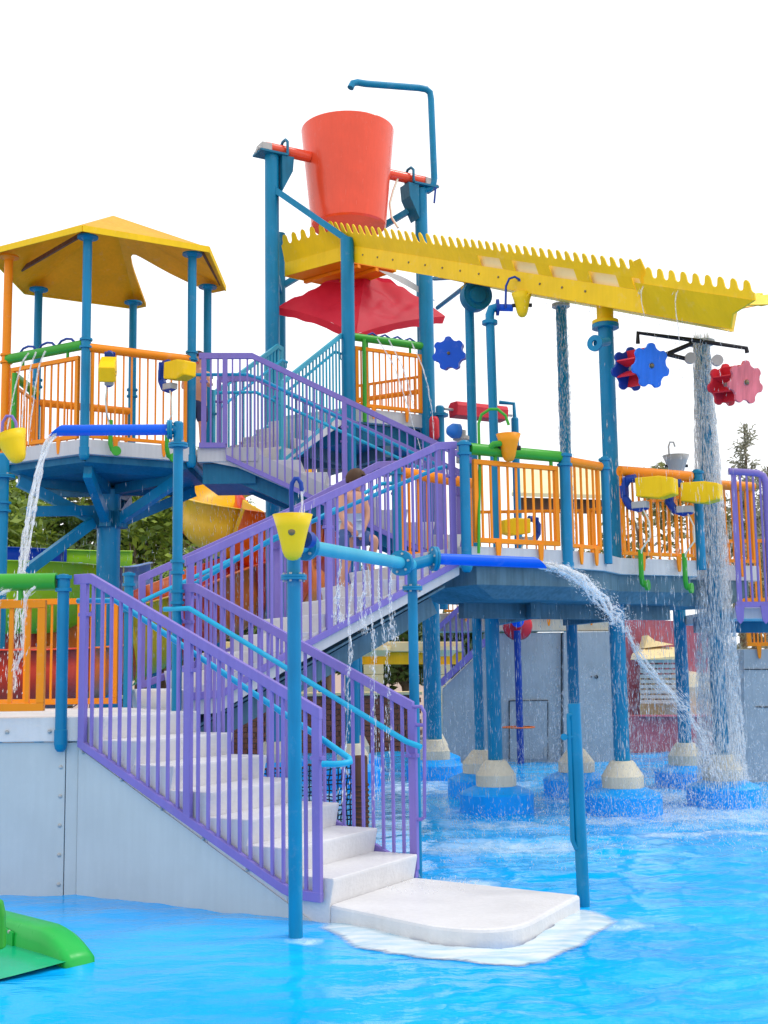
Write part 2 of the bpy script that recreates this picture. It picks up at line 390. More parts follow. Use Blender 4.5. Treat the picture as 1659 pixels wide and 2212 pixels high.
# bottom plate of the stair with its rounded outer corner
def bottom_plate():
    t = thing('step_platform', 'low white platform at the foot of the lower stairs, standing in the pool', 'platform', (.4, 7.9, 0))
    zt = .105
    a = atz(722, 1963, zt); b = atz(905, 1893, zt); c = atz(1253, 1932, zt); e = atz(1180, 1995, zt); g_ = atz(1000, 2012, zt)
    a = P1+U1*.03-N1*.0+Z*zt; b = a+N1*W1
    c = atz(1254, 1933, zt)
    front = atz(1010, 2003, zt)
    poly = [a, atz(930, 1999, zt)]
    p0 = atz(965, 2003, zt); p1 = atz(1105, 2018, zt); p2 = atz(1160, 1984, zt)
    for k in range(9):
        s = k/8; poly.append((p0*(1-s)+p1*s)*(1-s)+(p1*(1-s)+p2*s)*s)
    poly += [c, b]
    poly = [Vector((p.x, p.y, -.25)) for p in poly]
    MB().prism(poly, (0, 0, .25+zt)).build('plate', 'step_white', t, bevel=.02)
    return poly
plate_poly = bottom_plate()
# thin sheet of water and foam running off round the platform
def ledge():
    cx = sum(p.x for p in plate_poly)/len(plate_poly); cy = sum(p.y for p in plate_poly)/len(plate_poly)
    rim = []
    src = [atz(x, y, .02) for x, y in ((700, 1998), (760, 2034), (850, 2052), (960, 2066), (1060, 2076), (1130, 2078), (1190, 2066), (1240, 2040), (1290, 2005), (1332, 1985), (1300, 1972), (1250, 1962), (1150, 1975), (900, 1975), (760, 1968))]
    from mathutils import noise
    n = len(src); vs = []; 
    for i in range(n):
        for k in range(4):
            p = src[i].lerp(src[(i+1) % n], k/4)
            d = Vector((p.x-cx, p.y-cy, 0)).normalized()
            vs.append(p+d*.035*noise.noise(p*9))
    m_ = len(vs); rings = []; ed = []
    S_ = (1.05, 1.02, 1.0, .975, .94, .9, .84, .76, .66, .55)
    for k, f in enumerate(S_):
        for p in vs:
            x = cx+(p.x-cx)*f; y = cy+(p.y-cy)*f
            rings.append(Vector((x, y, wave(x, y)+.006+.010*min(1, max(0, (1.02-f)/.12))+.004*noise.noise(Vector((x*7, y*16, 3))))))
            ed.append(min(1, max(0, (1.05-f)/.15)))
    nR = len(S_)
    fs = [(j*m_+i, j*m_+(i+1) % m_, (j+1)*m_+(i+1) % m_, (j+1)*m_+i) for j in range(nR-1) for i in range(m_)]
    ob = MB().add(rings, fs, True).build('foam_sheet', 'milky', kind='stuff', label='white foaming water spreading round the bottom step platform', cat='foam')
    at_ = ob.data.attributes.new('cover', 'FLOAT', 'POINT'); at_.data.foreach_set('value', ed)
ledge()
def side_walls():
    # panel below the lower flight, seam and bolts
    t = thing('stair_side_wall', 'smooth pale side panel closing the lower staircase above the water', 'wall panel', (P1.x, P1.y, 0))
    off = -N1*.012
    Pp = P1+off
    def w(px, py): return atl(px, py, Pp, A1)
    top = [w(152, 1616), w(690, 2003)]
    LV = Vector((-2.165, 8.725, 0))
    endp = Pp+U1*((LV-P1).dot(U1)+.0)
    poly = [Vector((endp.x, endp.y, -.3)), Vector((top[1].x, top[1].y, -.3)), top[1], Vector((endp.x, endp.y, top[0].z))]
    MB().prism(poly, N1*.011).build('panel', 'wall_white_shaded', t, bevel=.002)
    mbk = MB()
    for k in range(6):
        p = top[0].lerp(top[1], .06+k*.17)+Z*.035-N1*.002
        b = MB().lathe([(0, .012), (.008, .01), (.013, .004), (.013, 0)], p, -N1, 10, False).build('bolt', 'steel', t)
    # small dark slots of the rail brackets
    for k in range(4):
        p = top[0].lerp(top[1], .16+k*.24)+Z*.075
        MB().box(p, .05, .016, .016, ang=A1).build('bracket', 'navy', t)
    return t
side_walls()
# ================================================================== LANDING (hexagon)
LC = Vector((-2.92, 9.62, 0)); HR = 1.28; LZ = 1.22
def hexpts(c, r, start): return [c+D2(start+60*k)*r for k in range(6)]
def landhex(o=0):
    P = hexpts(LC, HR+o, 0)
    P[4] = Vector((-3.56, 8.735-o, 0)); P[5] = Vector((-2.165+o*.5, 8.725-o, 0)); return P
LV6 = landhex()          # 0, 60, 120, 180, 240, 300
def landing():
    t = thing('stair_landing', 'six-sided white landing deck between the lower stairs and the second flight', 'deck', (LC.x, LC.y, 0))
    P = landhex(.015)
    MB().prism([p+Z*(LZ-.17) for p in P], Z*.17).build('floor_slab', 'step_white', t, bevel=.006)
    # wall panels under the landing
    Pw = landhex(-.012)
    for k in (3, 4, 5):
        a, b = Pw[k], Pw[(k+1) % 6]
        if k == 5: continue
        d = (b-a).normalized(); nn = Vector((d.y, -d.x, 0))
        MB().prism([a+d*.0-Z*.3, b-d*.095-Z*.3, b-d*.095+Z*(LZ-.176), a+Z*(LZ-.176)], -nn*.03).build('wall_panel', 'wall_white_shaded', t, bevel=.003)
        if k == 4:
            MB().prism([b-d*.088-Z*.3, b-d*.004-Z*.3, b-d*.004+Z*(LZ-.18), b-d*.088+Z*(LZ-.18)], -nn*.024).build('corner_strip', 'wall_white_shaded', t, bevel=.003)
            for j in range(6):
                p = b-d*.125+Z*(.07+j*.2)
                MB().lathe([(0, .012), (.008, .01), (.014, .004), (.014, 0)], p, nn, 10, False).build('bolt', 'steel', t)
            for j in range(3):
                p = b-d*(.2+j*.3)+Z*(LZ-.1)+nn*.033
                MB().lathe([(0, .012), (.008, .01), (.014, .004), (.014, 0)], p, nn, 10, False).build('bolt', 'steel', t)
    # flat filler behind the lower flight
    a, b = Pw[5], Pw[0]
    MB().prism([a-Z*.3, b-Z*.3, b+Z*(LZ-.2), a+Z*(LZ-.2)], D2(150)*.03).build('wall_panel', 'wall_white_shaded', t)
landing()
# ------------------------------------------------------------------ posts and columns
def clamp(mb, x, y, z, r, h=.09):
    mb.lathe([(r, -h/2-.012), (r*1.42, -h/2-.012), (r*1.42, -h/2+.012), (r*1.1, -h/2+.012), (r*1.1, h/2-.012), (r*1.42, h/2-.012), (r*1.42, h/2+.012), (r, h/2+.012)], (x, y, z), n=20)
def post(label, x, y, z0, z1, r, mat='teal', clamps=(), flanges=(), cap=True, boot=False, group=None, name='post', n=20):
    t = thing(name, label, 'post', (x, y, z0), group)
    mb = MB(); prof = [(r, 0), (r, z1-z0)]
    if boot: prof = [(r*.55, -.02), (r*.95, 0), (r*1.12, .03), (r*1.12, .13), (r, .135), (r, z1-z0)]
    if cap: prof = prof+[(r*.8, z1-z0+r*.35), (0, z1-z0+r*.5)]
    else: prof = prof+[(0, z1-z0)]
    mb.lathe(prof, (x, y, z0), n=n); mb.build('pipe', mat, t)
    for z in clamps: q = MB(); clamp(q, x, y, z, r); q.build('clamp', mat, t)
    for z in flanges:
        fl_ = MB().lathe([(r, -.018), (r*1.95, -.018), (r*1.95, -.002), (r*1.8, -.001), (r*1.8, .001), (r*1.95, .002), (r*1.95, .018), (r, .018)], (x, y, z), n=24).build('flange', mat, t)
        for k in range(4):
            a = R_(45+90*k); MB().lathe([(0, .034), (.012, .034), (.012, .0)], (x+math.cos(a)*r*1.55, y+math.sin(a)*r*1.55, z), n=6).build('bolt', 'steel', fl_)
    return t
def column(label, x, y, z1, r, mat='teal', base=True, flanges=(), sleeve=None, lean=0, group=None, scale=1.0):
    t = thing('column', label, 'column', (x, y, 0), group)
    MB().lathe([(r, -.2), (r, z1), (0, z1)], (x, y, 0), n=28).build('pipe', mat, t)
    if base:
        k = scale
        pad_ = MB().lathe([(.39*k, -.2), (.395*k, .185*k), (.375*k, .205*k), (.23*k, .265*k), (.1*k, .265*k)], (x, y, 0), n=36).build('base_pad', 'pad_blue', t)
        MB().lathe([(.215*k, .262*k), (.218*k, .38*k), (.208*k, .395*k), (r+.045*k, .52*k), (r+.03*k, .535*k), (r*.95, .535*k)], (x, y, 0), n=12).build('base_cone', 'cream', pad_)
    for z in flanges:
        MB().lathe([(r, -.022), (r*1.5, -.022), (r*1.5, .022), (r, .022)], (x, y, z), n=28).build('flange', mat, t)
    if sleeve:
        MB().lathe([(r*1.06, sleeve[0]), (r*1.06, sleeve[1])], (x, y, 0), n=28).build('sleeve', 'yellow', t)
    return t
# landing posts
ph = LZ+.98
Va, Vb, Vc = LV6[5], LV6[0], LV6[1]
pa = atl(139, 1300, (0, 8.72), 0)
zt = at(139, 1246, 8.72).z
post('short blue corner post between the landing panel and the near purple railing', pa.x, 8.69, LZ-.22, zt, .041, clamps=(zt-.05,), boot=True)
zc = at(278, 1240, 10.73).z
post('short blue post at the foot of the second flight, far side', Vc.x+.03, Vc.y, LZ, zc, .040, clamps=(zc-.05, zc-.28))
# ------------------------------------------------------------------ railings
def lerp_path(pts, s):
    """pts: list of (s, z)"""
    if s <= pts[0][0]: return pts[0][1]
    for (a, za), (b, zb) in zip(pts, pts[1:]):
        if s <= b: return za+(zb-za)*(s-a)/max(b-a, 1e-6)
    return pts[-1][1]
def railing(label, P0, ang, top, bot, posts, spacing, mat='purple', hand=None, hand_side=1, rail_h=.072, rail_w=.04, bal=.019, pw=.058, group=None, name='stair_railing', hmat='cyan', endloop=None, hs0=None):
    """top/bot: [(s,z)...] along the plane through P0 at ang; posts: list of s; hand: [(s,z)] round handrail on the inner side"""
    u = D2(ang); P0 = Vector((P0[0], P0[1], 0)); n_ = D2(ang-90)*hand_side
    def q(s, z, o=0): return P0+u*s+Z*z+n_*o
    smin = min(posts); t = thing(name, label, 'railing', q(smin, lerp_path(bot, smin)), group)
    MB().strip([q(s, z) for s, z in top], rail_w, rail_h, n_).build('top_rail', mat, t, bevel=.004)
    MB().strip([q(s, z) for s, z in bot], rail_w, rail_h*.85, n_).build('bottom_rail', mat, t, bevel=.004)
    for s in posts:
        zb, zt_ = lerp_path(bot, s), lerp_path(top, s)
        MB().box(q(s, (zb+zt_)/2), pw, rail_w*.94, zt_-zb-.03, ang=ang).build('post', mat, t, bevel=.004)
    ps = sorted(posts)
    for a, b in zip(ps, ps[1:]):
        nb = max(1, int(round((b-a)/spacing))-1)
        for k in range(1, nb+1):
            s = a+(b-a)*k/(nb+1); zb, zt_ = lerp_path(bot, s), lerp_path(top, s)
            MB().box(q(s, (zb+zt_)/2), bal, bal, zt_-zb-.03, ang=ang).build('baluster', mat, t)
    if hand:
        MB().tube([q(s, z, .085) for s, z in hand], .020, 12).build('handrail', hmat, t)
        for s in ps:
            if hand[0][0]-.01 <= s <= hand[-1][0]+.01:
                z = lerp_path(hand, s)
                br_ = MB().tube([q(s, z-.10, .0), q(s, z-.10, .05), q(s, z-.075, .08), q(s, z-.01, .085)], .009, 8).build('bracket', mat, t)
                MB().box(q(s, z-.10, .01), .09, .05, .025, ang=ang).build('bracket_plate', mat, br_, bevel=.003)
    return t, q
def plane_pts(P0, ang, pts):
    u = D2(ang); out = []
    for x, y in pts:
        p = atl(x, y, P0, ang); out.append(((p.x-P0[0])*u.x+(p.y-P0[1])*u.y, p.z))
    return out
# lower flight, near side
PN = P1-N1*.035
A = 150
top = plane_pts(PN, A, [(690, 1542), (198, 1250), (163, 1252)]); bot = plane_pts(PN, A, [(688, 1938), (640, 1931), (612, 1918), (172, 1603)])
ss = plane_pts(PN, A, [(685, 1700), (407, 1500), (181, 1400)])
top[0] = (top[0][0]-.01, top[0][1]); bot[0] = (ss[0][0]-.03, bot[0][1]); bot[-1] = (ss[2][0]+.03, bot[-1][1])
hand = plane_pts(PN, A, [(738, 1640), (690, 1606), (232, 1297), (150, 1297)])
rail1, q1 = railing('purple baluster railing along the near side of the lower stairs', PN, A, top, bot, [ss[0][0], ss[1][0], ss[2][0]], .083, hand=[(a, z) for a, z in hand], hand_side=1)
# curled end of the near handrail
h0 = hand[0]
pe = q1(h0[0], h0[1], .085)
MB().tube([pe, pe-U1*.02-Z*.02-N1*.02, pe-Z*.028-N1*.06, pe+U1*.03-Z*.03-N1*.10, pe+U1*.12-Z*.03-N1*.115], .020, 12).build('handrail_return', 'cyan', rail1)
# lower flight, far side
PFs = P1+N1*(W1+.03)
top = plane_pts(PFs, A, [(893, 1527), (424, 1270), (388, 1272)]); bot = plane_pts(PFs, A, [(893, 1886), (425, 1585)])
ss = plane_pts(PFs, A, [(893, 1700), (640, 1500), (408, 1400)])
bot = [(ss[0][0]-.02, bot[0][1]), (ss[2][0]+.02, lerp_path([(bot[0][0], bot[0][1]), (bot[1][0], bot[1][1])], ss[2][0]))]
hand = plane_pts(PFs, A, [(922, 1612), (890, 1600), (424, 1315), (370, 1317)])
rail2, q2 = railing('purple baluster railing along the far side of the lower stairs with a looped end', PFs, A, top, bot, [ss[0][0], ss[1][0], ss[2][0]], .083, hand=hand, hand_side=-1)
lp = plane_pts(PFs, A, [(893, 1527), (910, 1526), (917, 1540), (917, 1765), (910, 1770), (893, 1770)])
MB().tube([q2(s, z) for s, z in lp], .013, 10).build('end_loop', 'purple', rail2)
lq = plane_pts(PFs, A, [(893, 1566), (917, 1566)])
MB().tube([q2(s, z) for s, z in lq], .013, 10).build('end_loop_bar', 'purple', rail2)
# ------------------------------------------------------------------ second flight
MZ = 2.61; R2 = (MZ-LZ)/9
P2 = Vector((-2.26, 10.85, 0)); U2 = D2(30); S2 = D2(-60); W2 = 1.22
st2, _, _ = flight('staircase', 'second white staircase climbing right from the landing to the middle deck', P2, A2, 8, R2, G1, W2, LZ+R2, 1, soff=.16)
PN2 = P2+S2*(W2+.03)
def stringer(t, P0, ang, pts_top, pts_bot, th, mat, side, name='stringer'):
    a = [atl(x, y, P0, ang) for x, y in pts_top]; b = [atl(x, y, P0, ang) for x, y in pts_bot]
    MB().prism(a+b[::-1], D2(ang-90)*side*th).build(name, mat, t, bevel=.003)
stringer(st2, P2+S2*(W2+.004), A2, [(398, 1490), (470, 1470), (600, 1408), (990, 1205)], [(398, 1545), (470, 1540), (610, 1452), (990, 1242)], .02, 'fascia', 1)
# dark steel carriage under the second flight
for k, w_ in ((0, .16), (1, .95)):
    a = P2+S2*w_; z0 = LZ-.33
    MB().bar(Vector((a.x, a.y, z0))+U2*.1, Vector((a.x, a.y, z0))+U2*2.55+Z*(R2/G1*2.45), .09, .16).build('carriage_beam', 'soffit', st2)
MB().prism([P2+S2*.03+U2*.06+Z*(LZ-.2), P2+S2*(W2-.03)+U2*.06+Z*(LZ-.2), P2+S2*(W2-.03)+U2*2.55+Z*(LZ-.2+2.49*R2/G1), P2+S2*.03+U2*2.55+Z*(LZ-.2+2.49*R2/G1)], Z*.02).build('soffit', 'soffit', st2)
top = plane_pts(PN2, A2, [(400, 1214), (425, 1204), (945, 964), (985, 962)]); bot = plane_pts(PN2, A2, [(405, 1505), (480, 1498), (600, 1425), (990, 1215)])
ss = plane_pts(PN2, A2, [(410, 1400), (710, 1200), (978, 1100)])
hand = plane_pts(PN2, A2, [(400, 1266), (432, 1258), (600, 1160), (948, 1012), (975, 1005)])
railing('purple baluster railing along the near side of the second flight', PN2, A2, top, bot, [s for s, z in ss], .088, hand=[(a, z) for a, z in hand], hand_side=-1)
PL2 = P2-S2*.03
top = plane_pts(PL2, A2, [(300, 1252), (640, 1098), (815, 1005), (858, 1003)])
hh = 1.12
bot = [(s, z-hh) for s, z in top]; bot[0] = (top[0][0], top[0][1]-.95)
hand = [(s, z-.2) for s, z in top]
railing('purple baluster railing along the far side of the second flight', PL2, A2, top, bot, [top[0][0]+.03, (top[0][0]+top[3][0])/2, top[3][0]-.03], .09, hand=hand, hand_side=1)
# ------------------------------------------------------------------ guard panels
def panel(label, a, b, z0, z1, mat='orange', nb=9, pipe=None, pipe_mat='orange', pipe_r=.05, feet=2, w=.038, group='orange guard panels', foot_drop=.17, out=1, inset=.06, name='guard_panel', pipe_dz=.10, box=None, bsz=.018):
    """framed baluster panel between corner points a and b (xy), from z0 to z1, optional pipe along the top"""
    a = Vector((a[0], a[1], 0)); b = Vector((b[0], b[1], 0)); d = (b-a).normalized(); ln = (b-a).length
    ang = math.degrees(math.atan2(d.y, d.x)); nn = D2(ang-90)*out
    t = thing(name, label, 'railing panel', a+Z*z0, group)
    p = a+d*inset; q = b-d*inset
    MB().bar(p+Z*(z1-w/2), q+Z*(z1-w/2), w*.9, w).build('top_rail', mat, t, bevel=.003)
    MB().bar(p+Z*(z0+w/2), q+Z*(z0+w/2), w*.9, w).build('bottom_rail', mat, t, bevel=.003)
    for e in (p+d*w/2, q-d*w/2):
        MB().box(e+Z*(z0+z1)/2, w, w*.88, z1-z0-2*w-.002, ang=ang).build('stile', mat, t, bevel=.003)
    L_ = (q-p).length
    for k in range(1, nb+1):
        e = p+d*(L_*k/(nb+1))
        MB().box(e+Z*(z0+z1)/2, bsz, bsz, z1-z0-2*w+.01, ang=ang).build('baluster', mat, t)
    if pipe:
        zp = z1+pipe_dz
        tp_ = MB().tube([a+d*.03+Z*zp, b-d*.03+Z*zp], pipe_r, 16).build('top_pipe', pipe_mat, t)
        if pipe_dz > .06:
            for f in (.22, .78):
                e = a+d*ln*f; MB().tube([e+Z*(z1-.01), e+Z*(zp)], .018, 8).build('pipe_stand', pipe_mat, tp_)
    for k in range(feet):
        e = p+d*(L_*(k+.5)/feet)+nn*.022
        hw = .032; zz = z0+.01
        poly = [e-d*hw+Z*zz, e+d*hw+Z*zz, e+d*hw*.62+Z*(zz-foot_drop*.8), e+d*hw*.35+Z*(zz-foot_drop), e-d*hw*.35+Z*(zz-foot_drop), e-d*hw*.62+Z*(zz-foot_drop*.8)]
        MB().prism(poly, nn*.018).build('foot_tab', mat, t, bevel=.003)
    return t, d, nn
# landing: front panel with green pipe, and the back panel
zf0 = at(60, 1536, 8.70).z; zf1 = at(60, 1297, 8.70).z
a_ = (-3.60, 8.69); b_ = (pa.x-.02, 8.69)
tl, dl, nl = panel('orange guard panel on the front edge of the landing under a fat green pipe', a_, b_, zf0, zf1, nb=8, pipe=1, pipe_mat='green', pipe_r=.062, pipe_dz=.13, inset=.10, w=.055, feet=1, bsz=.028)
panel('orange guard panel across the back of the landing', LV6[2], LV6[1], at(200, 1521, 10.7).z, at(200, 1292, 10.7).z, nb=9, feet=2, w=.05, out=-1)
# tall blue standpipe on the landing with the bright blue spout
VbX, VbY = -1.64, 9.64
zs = at(383, 928, VbY).z
tp = post('tall blue standpipe on the landing carrying the upper blue spout', VbX, VbY, LZ, zs+.05, .040, clamps=(at(380, 1225, VbY).z, at(380, 1290, VbY).z), flanges=(at(383, 962, VbY).z,))
def spout(t, p, d, ln, r, fl=.09, mat='royal'):
    d = Vector(d).normalized(); p = Vector(p)
    fl_ = MB().lathe([(r*.95, 0), (fl, 0), (fl, .016), (fl*.96, .018), (fl*.96, .02), (fl, .022), (fl, .038), (r, .038)], p, d, 24).build('flange', 'teal', t)
    for k in range(4):
        pass
    # pipe with its end cut on the slant
    n = 20; u = Vector((0, 0, 1)); v = d.cross(u).normalized(); vs = []
    for k in range(n): a = 2*math.pi*k/n; vs.append(p+d*.04+(u*math.cos(a)+v*math.sin(a))*r)
    for k in range(n):
        a = 2*math.pi*k/n; vs.append(p+d*(ln+math.cos(a)*-r*1.2)+(u*math.cos(a)+v*math.sin(a))*r)
    MB().add(vs, [(k, (k+1) % n, n+(k+1) % n, n+k) for k in range(n)], True).build('spout', mat, t)
    for k in range(6):
        a = 2*math.pi*k/6+.3; c = p+(u*math.cos(a)+v*math.sin(a))*(fl+r)/2-d*.008
        MB().lathe([(0, .055), (.009, .055), (.009, 0), (0, 0)], c, d, 6).build('bolt', 'steel', fl_)
e0 = at(372, 928, VbY); e1 = at(120, 930, VbY-.12)
MB().tube([(VbX, VbY, zs), e0+Vector((-.02, 0, 0))], .040, 16).build('elbow', 'teal', tp)
spout(tp, e0, (e1-e0), (e1-e0).length, .044, .078)
# ------------------------------------------------------------------ front pipework: post with cup, cross pipe, lower spout
F1 = Vector((-.545, 7.30, 0)); zp1 = at(690, 1180, 7.45).z
fp = thing('water_pipe', 'blue flanged pipework in front of the stairs ending in a bright blue spout', 'pipe', F1)
zfl = at(648, 1247, 7.3).z
mb = MB(); mb.lathe([(.041, -.2), (.041, zp1+.02)], F1, n=24)
mb.build('upright', 'teal', fp)
def flange(t, p, ax, r, R, th=.03, mat='teal', nb=6):
    ax = Vector(ax).normalized(); p = Vector(p)
    fl_ = MB().lathe([(r, -th/2), (R, -th/2), (R, -.002), (R*.97, 0), (R, .002), (R, th/2), (r, th/2)], p, ax, 28).build('flange', mat, t)
    u = ax.orthogonal().normalized(); v = ax.cross(u)
    for k in range(nb):
        a = 2*math.pi*(k+.5)/nb; c = p+(u*math.cos(a)+v*math.sin(a))*(r+R)/2-ax*(th/2+.012)
        MB().lathe([(0, th+.024), (.009, th+.024), (.009, 0), (0, 0)], c, ax, 6).build('bolt', 'steel', fl_)
flange(fp, (F1.x, F1.y, zfl), Z, .041, .078)
F2_ = Vector((.20, 8.95, 0)); zx = zp1
pd_ = Vector((F2_.x-F1.x, F2_.y-F1.y, 0)).normalized()
MB().tube([(F1.x, F1.y, zx), F1+pd_*.06+Z*zx, F2_+Z*zx], .043, 20).build('cross_pipe', 'cyan_pale', fp)
pA = F1+pd_*.15+Z*zx; pB = F2_-pd_*.2+Z*zx
flange(fp, pA, pd_, .043, .088, .045); flange(fp, pB, pd_, .043, .092, .04)
MB().lathe([(.036, -.2), (.036, zx), (.0, zx+.04)], F2_, n=24).build('upright', 'teal', fp)
flange(fp, F2_+Z*at(885, 1271, 8.95).z, Z, .036, .074)
sA = at(938, 1207, 9.05); sB = at(1172, 1216, 9.35)
MB().tube([F2_+Z*zx, sA-(sB-sA).normalized()*.0], .043, 20).build('tee', 'teal', fp)
spout(fp, sA-(sB-sA).normalized()*.02, sB-sA, (sB-sA).length, .042, .092)
# hand bar post standing in the pool at right
g0 = atz(1262, 1958, 0); 
gp = thing('grab_post', 'short leaning blue grab post standing in the pool right of the platform', 'post', g0)
gtop = at(1240, 1520, g0.y)
MB().tube([g0-Z*.2, gtop], .040, 20).build('pipe', 'teal', gp)
gd = Vector((-.075, -.02, 0))
ga = at(1228, 1545, g0.y-.02); gb = at(1244, 1832, g0.y-.02); gm = at(1226, 1592, g0.y-.02)
MB().tube([ga+Vector((.05, 0, .01)), ga, at(1229, 1560, g0.y-.02), at(1237, 1815, g0.y-.02), gb, gb+Vector((.04, 0, -.0))], .016, 10).build('grab_bar', 'teal', gp)
MB().tube([at(1217, 1592, g0.y-.02), at(1240, 1592, g0.y-.02)], .014, 10).build('bracket', 'teal', gp)
MB().lathe([(0, .0), (.022, .0), (.022, .02), (0, .02)], at(1219, 1592, g0.y-.04), (0, 1, 0), 12).build('bracket_eye', 'teal', gp)
# ------------------------------------------------------------------ tipping cups
def cup(label, c, r, h, mat, hoop=None, hoop_mat='navy', tilt=0, pivots=True, group='small tipping buckets', ax=(1, 0, 0)):
    """c: centre of the rim"""
    c = Vector(c); t = thing('tipping_cup', label, 'bucket', c-Z*h, group)
    prof = [(0, -h), (r*.22, -h*.985), (r*.40, -h*.92), (r*.52, -h*.80), (r*.62, -h*.6), (r*.8, -h*.28), (r, 0), (r*.95, 0), (r*.76, -h*.28), (r*.58, -h*.6), (r*.45, -h*.8), (0, -h*.93)]
    a = Matrix.Rotation(tilt, 3, 'Y') @ Z
    cp_ = MB().lathe(prof, c, a, 28, False).build('cup', mat, t)
    ax = Vector(ax).normalized()
    if pivots:
        for s in (-1, 1):
            p = c-Z*h*.5+ax*s*r*.66
            MB().lathe([(0, .035), (.022, .035), (.022, -.02), (0, -.02)], p, ax*s, 12).build('pivot', 'dark', cp_)
    if hoop: MB().tube(hoop, .014, 10).build('feed_hoop', hoop_mat, t)
    return t
ycup = at(632, 1112, 7.12)
cup('yellow tipping cup under a dark blue hoop on the front blue post', ycup, .118, .27, 'cup_yellow',
    [at(630, 1105, 7.2), at(629, 1060, 7.2), at(631, 1044, 7.2), at(637, 1034, 7.2), at(644, 1034, 7.2), at(650, 1044, 7.2), at(652, 1060, 7.2)], tilt=0, pivots=False)
cb = thing('cup_bolt', 'round bolt head on the front of the near yellow cup', 'bolt', at(630, 1147, 7.0)) if False else None
tt = bpy.data.objects['tipping_cup']
MB().lathe([(0, .014), (.012, .012), (.021, .006), (.021, 0)], at(630, 1149, 7.04), (0, -1, .0), 14, False).build('pivot_bolt', 'bronze', tt)
MB().lathe([(0, .05), (.05, .05), (.05, 0), (0, 0)], at(659, 1165, 7.2), Vector((.5, .86, 0)), 20).build('pivot_flange', 'navy', tt)
cup('yellow tipping cup with purple hoop at the left edge below the roofed tower', at(20, 938, 10.6), .15, .27, 'cup_yellow',
    [at(4, 938, 10.6), at(6, 912, 10.6), at(14, 899, 10.6), at(26, 899, 10.6), at(34, 912, 10.6), at(36, 930, 10.6)], 'purple', tilt=-.35)
cup('orange tipping cup with green hoop on the green pipe of the middle deck', at(1098, 938, 11.15), .115, .26, 'cup_orange',
    [at(1034, 1195, 11.0), at(1036, 1000, 11.1), at(1034, 915, 11.15), at(1040, 896, 11.15), at(1058, 884, 11.15), at(1075, 884, 11.15), at(1092, 898, 11.15), at(1099, 918, 11.15)], 'green')
cup('yellow tipping cup hanging below the middle of the trough with thin dark hoop', at(1127, 634, 13.6), .118, .28, 'cup_yellow',
    [at(1092, 665, 13.6), at(1093, 618, 13.6), at(1100, 602, 13.6), at(1112, 598, 13.6), at(1124, 605, 13.6), at(1129, 620, 13.6)], 'navy')
cup('grey weathered tipping cup seen behind the right deck', at(1460, 984, 17), .19, .3, 'steel', [at(1446, 990, 17.2), at(1444, 965, 17.2), at(1447, 955, 17.2), at(1455, 955, 17.2), at(1458, 965, 17.2)], 'steel')
# ================================================================== MIDDLE DECK
M0 = Vector((.74, 11.0, 0)); M1 = Vector((1.736, 11.575, 0)); M2 = Vector((2.17, 12.0, 0)); M3 = Vector((2.42, 12.5, 0)); M4 = Vector((3.32, 12.98, 0))
Ml = Vector((.13, 11.97, 0))
M4b = Vector((3.34, 13.42, 0)); M5 = Vector((4.25, 13.85, 0))
mid_poly = [M0, M1, M2, M3, M4, M4b, M5, Vector((4.1, 14.6, 0)), Vector((2.6, 15.6, 0)), Vector((1.05, 15.6, 0)), Vector((1.0, 14.2, 0)), Vector((.95, 12.85, 0)), Ml]
md = thing('middle_deck', 'white-edged middle deck on blue columns above the spray', 'deck', (1.6, 13, 0))
MB().prism([p+Z*(MZ-.17) for p in mid_poly], Z*.17).build('floor_slab', 'fascia', md, bevel=.006)
cx = sum((p for p in mid_poly), Vector())/len(mid_poly)
inn = [cx+(p-cx)*.93 for p in mid_poly]; inn2 = [cx+(p-cx)*.80 for p in mid_poly]
n_ = len(inn); vs = [p+Z*(MZ-.172) for p in inn]+[p+Z*(MZ-.34) for p in inn]+[p+Z*(MZ-.46) for p in inn2]
fs = [(j*n_+i, j*n_+(i+1) % n_, (j+1)*n_+(i+1) % n_, (j+1)*n_+i) for j in range(2) for i in range(n_)]+[tuple(range(2*n_, 3*n_))]
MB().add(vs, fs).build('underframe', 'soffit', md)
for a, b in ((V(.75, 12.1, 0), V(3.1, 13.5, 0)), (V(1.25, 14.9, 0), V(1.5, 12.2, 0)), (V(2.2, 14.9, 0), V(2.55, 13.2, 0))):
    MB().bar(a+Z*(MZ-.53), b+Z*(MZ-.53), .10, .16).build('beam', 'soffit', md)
# blue corner posts of the deck
zt = at(1000, 956, 11.0).z
post('blue capped post at the top of the second flight, near side', M0.x, M0.y, MZ-.22, zt, .047, clamps=(zt-.06,), boot=True)
zt = at(1225, 984, 11.575).z
post('blue post at the right end of the green pipe', M1.x, M1.y-.02, MZ-.25, zt, .052, clamps=(zt-.05,), boot=True)
zt = at(1305, 990, 12.0).z
post('thin blue post just left of the wet trough column', M2.x+.03, M2.y, MZ-.1, zt, .042, clamps=(zt-.06,))
zt = at(861, 1003, 11.97).z
post('blue post at the top of the second flight, far side', Ml.x, Ml.y, MZ, zt, .045, clamps=(zt-.05,))
zt = at(1513, 1018, 12.98).z
post('blue post behind the right waterfall', M4.x+.05, M4.y, MZ-.1, zt, .05, clamps=(zt-.06,))
